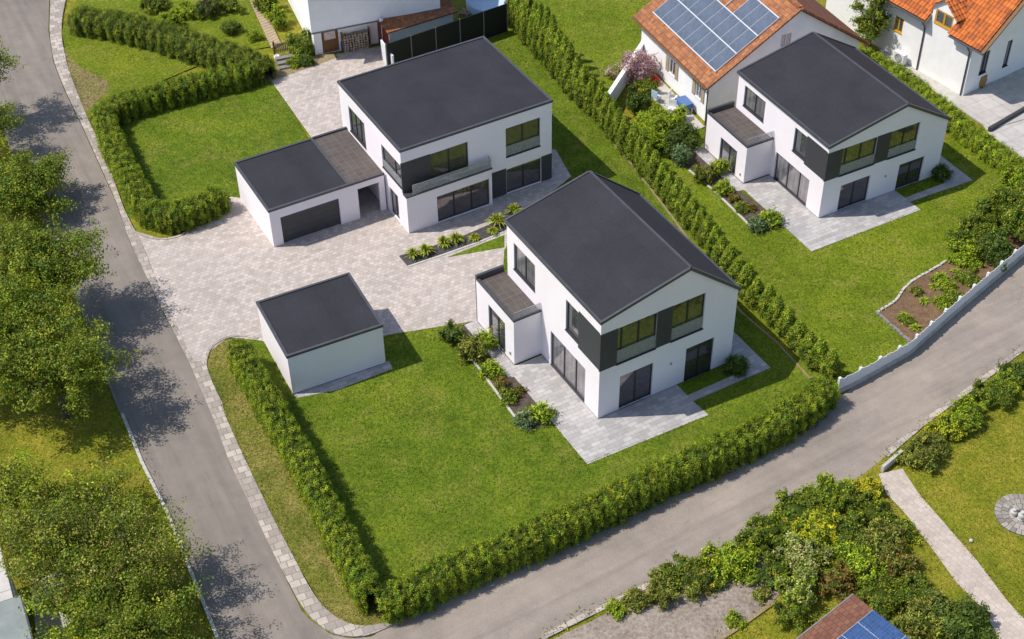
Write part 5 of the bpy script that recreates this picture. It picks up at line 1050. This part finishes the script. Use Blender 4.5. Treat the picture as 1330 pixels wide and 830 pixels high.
# shrubs: name, label, px, py, r, h, palette
for a in (
    ("large lime green shrub below the blue patio table", 843, 172, 2.0, 1.7, GREEN_LIME), ("dark green shrub right of the large lime shrub", 880, 178, 1.5, 1.4, GREEN_DARK),
    ("lime green shrub against the patio of the solar-panelled house", 868, 155, 1.4, 1.3, GREEN_LIME), ("dark shrub at the foot of the white garden wall", 826, 128, 0.9, 1.6, GREEN_DARK),
    ("green shrub beside the red flowers", 842, 112, 0.8, 1.1, GREEN_TREE),
    ("pale green young conifer at the head of the terrace bed", 886, 200, 0.8, 1.5, BLUEGREEN), ("dark leafy shrub beside the terrace door of the gabled house with solar panels behind", 916, 224, 0.75, 1.2, OLIVE),
    ("round clipped bush at the right corner of the nearest house", 958, 473, 0.75, 1.0, GREEN_DARK), ("round clipped bush at the right corner of the farther gabled house", 1223, 224, 0.75, 0.95, GREEN_DARK),
    ("rounded bush against the white house by the garden steps", 391, 55, 1.1, 1.6, GREEN_TREE), ("small round bush below the rounded bush by the garden steps", 397, 77, 0.6, 0.8, GREEN_DARK), ("yellowish low bush next to the garden steps", 383, 80, 0.55, 0.6, GREEN_LIME),
    ("broad rhododendron above the soil bed by the picket fence", 1274, 302, 1.7, 1.7, GREEN_TREE), ("rhododendron at the right edge behind the picket fence", 1316, 270, 1.8, 2.7, GREEN_TREE), ("dark shrub leaning on the picket fence", 1292, 322, 1.2, 1.8, GREEN_DARK), ("bright yellow-green shrub left of the broad rhododendron", 1256, 318, 0.9, 1.3, GREEN_LIME),
    ("shrub at the upper right corner beyond the low hedge", 1328, 228, 1.1, 1.3, GREEN_LIME),
    ("small green plant in the middle of the soil bed", 1232, 372, 0.5, 0.45, GREEN_LIME), ("sprawling green plant at the top of the soil bed", 1250, 360, 0.6, 0.45, GREEN_TREE),
    ("grey-brown bush at the lane end of the paved path", 1195, 588, 1.0, 1.15, OLIVE), ("yellow flowering bush along the lane right of the paved path", 1230, 556, 0.95, 1.05, [*YELLOW, *GREEN_LIME]), ("bright green bush along the lane below the stone kerb", 1260, 535, 0.95, 1.0, GREEN_LIME), ("green bush along the lane near the right edge", 1290, 510, 1.0, 1.1, GREEN_TREE), ("dark green bush along the lane at the right edge", 1324, 486, 1.0, 1.1, GREEN_DARK),
    ("low trailing bush at the tip of the shrubbery beside the lane", 800, 790, 0.6, 0.4, GREEN_LIME), ("brownish low bush near the tip of the shrubbery", 826, 778, 0.7, 0.6, OLIVE), ("green mounded bush above the gravel pad", 860, 763, 0.95, 1.0, OLIVE), ("bright green bush beside the lane left of the yellow flowers", 892, 738, 1.0, 1.1, GREEN_TREE), ("bush with yellow flower spots above the gravel", 918, 735, 0.85, 1.1, [*GREEN_TREE, *GREEN_LIME, (0.4, 0.36, 0.02)]),
    ("lime green bush at the right end of the gravel pad", 950, 722, 1.1, 1.3, GREEN_LIME), ("leafy bush beside the lane in the middle of the shrubbery", 985, 695, 1.1, 1.2, GREEN_TREE), ("broad green bush beside the lane near the paved path", 1035, 662, 1.4, 1.3, GREEN_TREE), ("yellow-green bush at the lane in the upper shrubbery", 1075, 640, 1.3, 1.2, GREEN_LIME), ("bright yellow bush at the corner of the paved path", 1130, 636, 0.75, 1.0, YELLOW), ("green bush left of the bright yellow corner bush", 1108, 650, 1.0, 1.1, GREEN_TREE),
    ("golden yellow shrub in the middle of the shrubbery", 1062, 690, 1.1, 1.7, [*YELLOW, *GREEN_LIME]), ("pale blossoming shrub below the golden shrub", 1040, 720, 1.1, 1.7, PALE), ("dark green shrub right of the golden shrub", 1100, 690, 1.3, 1.4, GREEN_TREE), ("olive shrub near the paved path in the shrubbery", 1145, 700, 1.3, 1.3, OLIVE), ("reddish brown shrub in the right of the shrubbery", 1160, 728, 1.1, 1.1, [*BROWNISH, *OLIVE]), ("lime shrub in the centre of the shrubbery", 1110, 728, 1.3, 1.3, GREEN_LIME), ("leafy pale shrub left of the garden shed", 1038, 765, 1.0, 1.5, [*PALE, *GREEN_LIME]), ("green shrub at the left corner of the garden shed roof", 1030, 795, 0.9, 1.2, GREEN_TREE), ("brown-green shrub above the garden shed roof", 1085, 755, 1.0, 1.0, BROWNISH), ("green shrub with a yellow flower right of the garden shed roof", 1145, 775, 1.1, 1.1, GREEN_TREE), ("dark shrub at the bottom edge beside the paved path", 1250, 805, 1.5, 1.4, GREEN_DARK), ("olive shrub at the bottom edge right of the solar panels", 1205, 800, 1.4, 1.3, OLIVE), ("green shrub between paved path and garden shed", 1185, 770, 1.1, 0.9, GREEN_TREE),
    ("low leafy cover in the upper soil bed below the dark leaning shrub", 1262, 340, 0.8, 0.45, GREEN_LIME), ("spreading green cover along the fence in the middle of the soil bed", 1240, 385, 0.7, 0.35, GREEN_TREE), ("low yellow-green mound beside the pale edging stones", 1222, 362, 0.6, 0.4, GREEN_LIME), ("small leafy mound at the narrow bend of the edging stones", 1190, 378, 0.45, 0.3, OLIVE),
    ("spreading weedy cover in the bare lower part of the soil bed", 1178, 415, 0.5, 0.22, GREEN_TREE), ("weedy green cover right of the middle of the soil bed", 1222, 392, 0.6, 0.3, GREEN_LIME), ("green clump against the picket fence near the dark leaning shrub", 1262, 362, 0.6, 0.45, GREEN_TREE), ("bushy green plant at the top of the pale edging stones", 1246, 336, 0.7, 0.6, GREEN_LIME),
    ("small grassy clump on the right of the gravel pad", 975, 745, 0.5, 0.4, GREEN_LIME), ("low growth spilling onto the upper gravel pad", 930, 752, 0.8, 0.5, GREEN_TREE), ("dark low growth at the right border of the gravel pad", 1000, 750, 0.7, 0.6, GREEN_DARK),
    ("dense bush at the upper rim of the gravel pad below the lane bushes", 908, 752, 0.9, 0.9, OLIVE), ("lime bush hanging over the upper right of the gravel pad", 960, 738, 0.9, 0.9, GREEN_LIME), ("dark leafy bush between the gravel pad and the pale blossoming shrub", 1012, 738, 0.9, 1.1, GREEN_TREE), ("low weeds along the lower rim of the gravel pad", 955, 806, 0.5, 0.3, GREEN_LIME),
    ("low tangled growth between the golden shrub and the lane", 1010, 690, 1.2, 0.8, GREEN_LIME), ("tangled lime growth right of the pale blossoming shrub", 1075, 722, 1.1, 1.0, GREEN_LIME), ("low growth between the olive shrub and the paved path", 1168, 690, 0.9, 0.6, GREEN_LIME), ("leafy growth below the corner of the paved path", 1135, 665, 1.0, 0.9, GREEN_TREE), ("low lime cover in front of the reddish brown shrub", 1130, 750, 1.0, 0.7, GREEN_LIME), ("low growth along the lane kerb above the gravel pad", 875, 748, 0.8, 0.6, GREEN_LIME), ("loose bush joining the bushes along the lane at the far right", 1308, 498, 0.9, 0.95, GREEN_LIME), ("loose bush between the yellow and the bright green bush along the lane", 1245, 547, 0.85, 0.95, GREEN_LIME), ("olive growth right of the grey-brown bush along the lane", 1212, 574, 0.85, 1.0, OLIVE),
    ("overgrown shrub at the top edge above the broad dark hedge", 200, 2, 1.2, 1.0, GREEN_TREE), ("leafy shrub behind the middle of the broad dark hedge", 225, 25, 0.9, 0.8, GREEN_LIME), ("small shrub by the boardwalk above the gate", 330, 45, 0.6, 0.7, GREEN_LIME),
    ("low brown tuft on the gravel pad", 988, 772, 0.45, 0.4, OLIVE),
    ("dark purple-brown shrub beyond the broad hedge at the top left", 270, 8, 0.9, 1.3, [(0.06, 0.03, 0.03), *GREEN_DARK]), ("round dark shrub beside the boardwalk", 300, 35, 0.8, 0.9, GREEN_DARK), ("leafy shrub left of the boardwalk in the upper garden", 245, 12, 1.0, 1.0, GREEN_LIME), ("green shrub along the wall of the white house by the boardwalk", 360, 22, 0.8, 1.3, GREEN_LIME), ("tall green shrub right of the boardwalk at the top edge", 345, 2, 0.9, 1.5, GREEN_TREE), ("dark bush at the top edge beside the boardwalk", 300, 6, 0.9, 1.0, GREEN_TREE),
):
    shrub("shrub", a[0], a[1], a[2], a[3], a[4], a[5], leaf=0.062 if a[4] > 1.25 else 0.05, per=240 if a[3] > 0.7 else 420, n=6 if a[3] > 0.9 else 4, loose="clipped" not in a[0] and "round" not in a[0].split())
shrub("blossom_shrub", "pink blossoming shrub leaning over the white garden wall", 832, 84, 1.5, 2.3, PINK, leaf=0.06, per=110, n=8, wild=1.2, core=0.0, cat="shrub")
shrub("blossom_shrub", "small pale pink shrub in front of the white garden wall", 797, 90, 0.8, 1.0, [*PINK, *PALE], leaf=0.06, per=110, core=0.0)
shrub("flower_pot", "red flowering plant against the wall of the solar-panelled house", 852, 104, 0.28, 0.7, [(0.5, 0.02, 0.04), (0.35, 0.02, 0.05)], cat="flowers", leaf=0.05, per=400, n=3)

# plants in the terrace bed of the nearest house
shrub("shrub", "dark bushy shrub at the top of the nearest house's terrace bed", 588, 432, 0.75, 1.1, GREEN_DARK, leaf=0.055, per=300)
shrub("shrub", "tall olive long-leaved shrub by the annex door of the nearest house", 614, 452, 0.75, 1.35, OLIVE, leaf=0.11, per=110, up=1.2, aspect=0.25)
shrub("shrub", "bright long-leaved shrub right of the tall olive one by the nearest annex", 632, 441, 0.6, 1.1, GREEN_LIME, leaf=0.10, per=110, up=1.2, aspect=0.27)
shrub("shrub", "yellow-green rounded shrub in the middle of the nearest house's terrace bed", 638, 478, 0.65, 0.85, GREEN_LIME, leaf=0.05, per=300)
shrub("shrub", "small orange-brown shrub in the nearest house's terrace bed", 651, 497, 0.45, 0.6, BROWNISH, leaf=0.045, per=350)
shrub("shrub", "low green shrub below the orange-brown shrub in the nearest terrace bed", 661, 513, 0.55, 0.6, GREEN_TREE, leaf=0.045, per=350)
shrub("shrub", "reddish ground shrub beside the nearest house's terrace", 674, 507, 0.4, 0.32, BROWNISH, leaf=0.045, per=300)
shrub("shrub", "large bright broad-leaved plant at the lower end of the nearest terrace bed", 702, 535, 0.7, 0.8, GREEN_LIME, leaf=0.11, per=110, up=1.0, aspect=0.36)
shrub("shrub", "silvery blue-green plant at the lowest corner of the nearest terrace bed", 682, 543, 0.6, 0.75, BLUEGREEN, leaf=0.10, per=110, up=1.2, aspect=0.33)
shrub("shrub", "dark shrub with orange tips in the farther terrace bed", 940, 243, 0.65, 0.85, GREEN_LIME, leaf=0.05, per=300)
shrub("shrub", "small orange shrub in the farther terrace bed", 955, 257, 0.4, 0.5, BROWNISH, leaf=0.045, per=320)
shrub("shrub", "low green shrub below the small orange shrub in the farther bed", 963, 269, 0.5, 0.5, GREEN_TREE, leaf=0.045, per=320)
shrub("shrub", "low reddish shrub beside the farther terrace", 976, 270, 0.4, 0.35, BROWNISH, leaf=0.045, per=300)
shrub("shrub", "large bright broad-leaved plant at the lower end of the farther terrace bed", 1001, 283, 0.7, 0.8, GREEN_LIME, leaf=0.11, per=110, up=1.0, aspect=0.36)
shrub("shrub", "blue-green plant at the lowest corner of the farther terrace bed", 984, 291, 0.6, 0.75, BLUEGREEN, leaf=0.10, per=110, up=1.2, aspect=0.33)
shrub("shrub", "bright long-leaved shrub right of the dark shrub by the farther annex door", 934, 216, 0.6, 1.0, GREEN_LIME, leaf=0.10, per=110, up=1.2, aspect=0.27)
for (x, y, r_, h_, lab) in ((537, 329, 0.6, 0.7, "bright spiky plant at the pointed left end of the slate bed"), (553, 324, 0.65, 0.75, "spiky plant second from the left end of the slate bed"), (577, 313, 0.6, 0.7, "left one of the two touching spiky plants in the middle of the slate bed"), (592, 309, 0.6, 0.7, "right one of the two touching spiky plants in the middle of the slate bed"), (616, 308, 0.4, 0.45, "smallest round plant alone in the slate bed"), (646, 285, 0.75, 0.95, "tall spiky plant by the eave of the nearest house"), (668, 272, 0.7, 0.85, "spiky plant at the far right end of the slate bed"), (640, 300, 0.45, 0.45, "low green plant below the tall spiky plant in the slate bed")):
    blades("spiky_plant", lab, x, y, r_, h_, 100, [*GREEN_LIME, *OLIVE, (0.26, 0.27, 0.05)], wdt=0.04)
for (x, y, lab) in ((1175, 410, "small weed in the lower soil bed"), (1200, 390, "pale green weed clump in the middle soil bed"), (1214, 372, "yellow-tipped plant beside the pale stones"), (1262, 348, "leafy weed at the upper end of the soil bed"), (1242, 352, "broad weed left of the dark leaning shrub"), (1190, 425, "weed by the fence at the lower end of the soil bed")):
    blades("weed", lab, x, y, 0.4, 0.3, 50, GREEN_LIME)

# patio furniture of the solar-panelled house
pt = empty("patio_table", "patio table under a blue cloth against the solar-panelled house", "table", P(888, 143), S_T)
b = MB(); b.box(-0.38, 0.38, -0.55, 0.55, 0.70, 0.74); b.box(-0.39, -0.381, -0.55, 0.55, 0.4, 0.735); b.box(-0.38, 0.38, -0.562, -0.551, 0.4, 0.735); b.build("tablecloth", M['cloth_blue'], pt)
for x in (-0.32, 0.32):
    for y in (-0.48, 0.48): b = MB(); b.box(x - 0.03, x + 0.03, y - 0.03, y + 0.03, 0, 0.699); b.build("leg", M['whitepaint'], pt)
def chair(px, py, rz, label, mat):
    c = empty("garden_chair", label, "chair", P(px, py), rz)
    b = MB(); b.box(-0.24, 0.24, -0.24, 0.24, 0.42, 0.46); b.build("seat", mat, c); b = MB(); b.box(-0.24, 0.24, 0.2, 0.24, 0.47, 0.95); b.build("backrest", mat, c)
    for x in (-0.2, 0.2):
        for y in (-0.2, 0.2): b = MB(); b.box(x - 0.02, x + 0.02, y - 0.02, y + 0.02, 0, 0.419); b.build("leg", M['alu'], c)
chair(874, 133, 1.2, "white garden chair beside the blue patio table", M['cloth']); chair(852, 132, 2.4, "pale blue garden chair among the shrubs by the patio", M['paleblue']); chair(872, 148, -0.4, "white garden chair half hidden behind the lime shrubs", M['whitepaint'])
sheet("patio", PP((850, 95), (915, 165), (890, 175), (845, 125)), 0.03, M['concrete'])

# ------------------------------------------------------------------ grass blades standing on the lawns
def inside(poly, X):
    x, y = X[:, 0], X[:, 1]; r = np.zeros(len(X), bool); n = len(poly)
    for i in range(n):
        (x0, y0), (x1, y1) = poly[i], poly[(i + 1) % n]
        if y0 == y1: continue
        c = ((y0 > y) != (y1 > y)) & (x < (x1 - x0) * (y - y0) / (y1 - y0) + x0); r ^= c
    return r
GR = [(0.125, 0.19, 0.008), (0.19, 0.245, 0.012), (0.07, 0.125, 0.006), (0.28, 0.29, 0.04)]
GW = [(0.19, 0.22, 0.01), (0.28, 0.275, 0.02), (0.115, 0.15, 0.01), (0.42, 0.34, 0.05)]
GE = [(0.15, 0.215, 0.008), (0.225, 0.27, 0.012), (0.085, 0.14, 0.006), (0.31, 0.31, 0.04)]
GD = [(0.14, 0.165, 0.02), (0.24, 0.225, 0.04), (0.33, 0.26, 0.09), (0.10, 0.13, 0.012)]
lawns = dict(front_lawn=(GR, 150), lawn=(GR, 130), upper_lawn=(GR, 90), east_lawn=(GE, 130), west_lawn=(GR, 110), verge=(GW, 110), west_verge=(GD, 170), south_lawn=(GW, 120), meadow=(GW, 90), north_garden=(GW, 80), bare_patch=(GD, 60))
hard = [q for q in SHEETS if q[0] not in lawns and q[0] != "grass_sliver"]
lv = Leaves(); vis_lo, vis_hi = P(-20, -20), P(1350, 850)
for nm, poly, z in SHEETS:
    if nm not in lawns: continue
    pal, dens = lawns[nm]; lo = np.maximum(poly.min(0), (-40, 38)); hi = np.minimum(poly.max(0), (40, 100)); n = int((hi - lo).prod() * dens)
    X = RNG.uniform(lo, hi, (n, 2)); k = inside(poly, X)
    for _, hp, hz in hard:
        if hz > z - 0.02: k &= ~inside(hp, X)
    X = X[k]
    if nm in ("south_lawn", "meadow"):   # only what lies in front of the camera's field
        k = (X[:, 1] < 75) & (np.abs(X[:, 0]) < 12 + X[:, 1] * 0.4); X = X[k]
    n = len(X)
    if not n: continue
    patch = 1 + 0.22 * np.sin(X[:, 0] * 0.9 + np.sin(X[:, 1] * 0.7) * 2) * np.sin(X[:, 1] * 1.1 + 1) + 0.12 * np.sin(X[:, 0] * 3.1 + X[:, 1] * 2.3)
    col = np.array(pal)[RNG.choice(4, n, p=(0.4, 0.28, 0.2, 0.12))] * (patch * RNG.uniform(0.6, 1.35, n))[:, None]
    C = np.c_[X, z + RNG.uniform(0.005, 0.03, n)]; N = np.tile((0.0, 0.0, 1.0), (n, 1))
    lv.add(*leaf_quads(C, N, 0.05, 0.3, col, 0.55, 0.3))
# longer tufts along kerbs, fence and lane
edges = [([(703, 828), (754, 803), (813, 778), (850, 760), (890, 736), (958, 706), (1030, 660), (1120, 618)], 0.25, 0.11), ([(1145, 597), (1200, 552), (1330, 456)], 0.2, 0.08), ([(283, 830), (245, 736), (217, 666), (185, 603), (159, 540)], 0.2, 0.08),
         ([(86, 0), (80, 40), (88, 88), (110, 146), (137, 204), (164, 281)], 0.1, 0.06), ([(288, 528), (321, 603), (349, 662), (384, 729), (420, 789), (465, 815)], 0.08, 0.05), ([(924, 838), (960, 815), (1006, 782)], 0.3, 0.1), ([(1143, 641), (1177, 669), (1209, 711), (1243, 758), (1277, 790)], 0.1, 0.06), ([(1192, 640), (1217, 669), (1269, 729), (1330, 803)], 0.1, 0.06),
         ([(1093, 500), (1183, 450), (1237, 404), (1276, 370), (1330, 324)], 0.12, 0.09), ([(510, 806), (600, 768), (700, 722), (800, 688), (900, 640), (1000, 586), (1085, 522)], 0.12, 0.06), ([(300, 104), (350, 100), (410, 76)], 0.4, 0.07), ([(759, 603), (920, 540)], 0.04, 0.05), ([(759, 603), (706, 534)], 0.04, 0.05), ([(1055, 328), (1194, 272)], 0.04, 0.05)]
for px, wd, h in edges:
    c, t, sl = polyline(PP(*px), 0.1); n = int(sl[-1] * 40); i = RNG.integers(0, len(c), n)
    clump = np.sin(sl[i] * 2.3) + np.sin(sl[i] * 5.7 + 1) > RNG.uniform(-1.6, 1.2, n); i = i[clump]; n = len(i)
    X = c[i] + RNG.normal(0, wd, (n, 2)); C = np.c_[X, RNG.uniform(0.03, 0.08, n)]
    lv.add(*leaf_quads(C, np.tile((0.0, 0.0, 0.6), (n, 1)), h, 0.22, np.array(GW)[RNG.choice(4, n)] * RNG.uniform(0.6, 1.3, (n, 1)), 0.8, 1.5))
o = bpy.data.objects.new("grass", lv.mesh("grass", [M['leaf'], M['core']])); link(o); tag(o, "short grass blades covering the lawns and the kerb edges", "grass", None, "stuff")
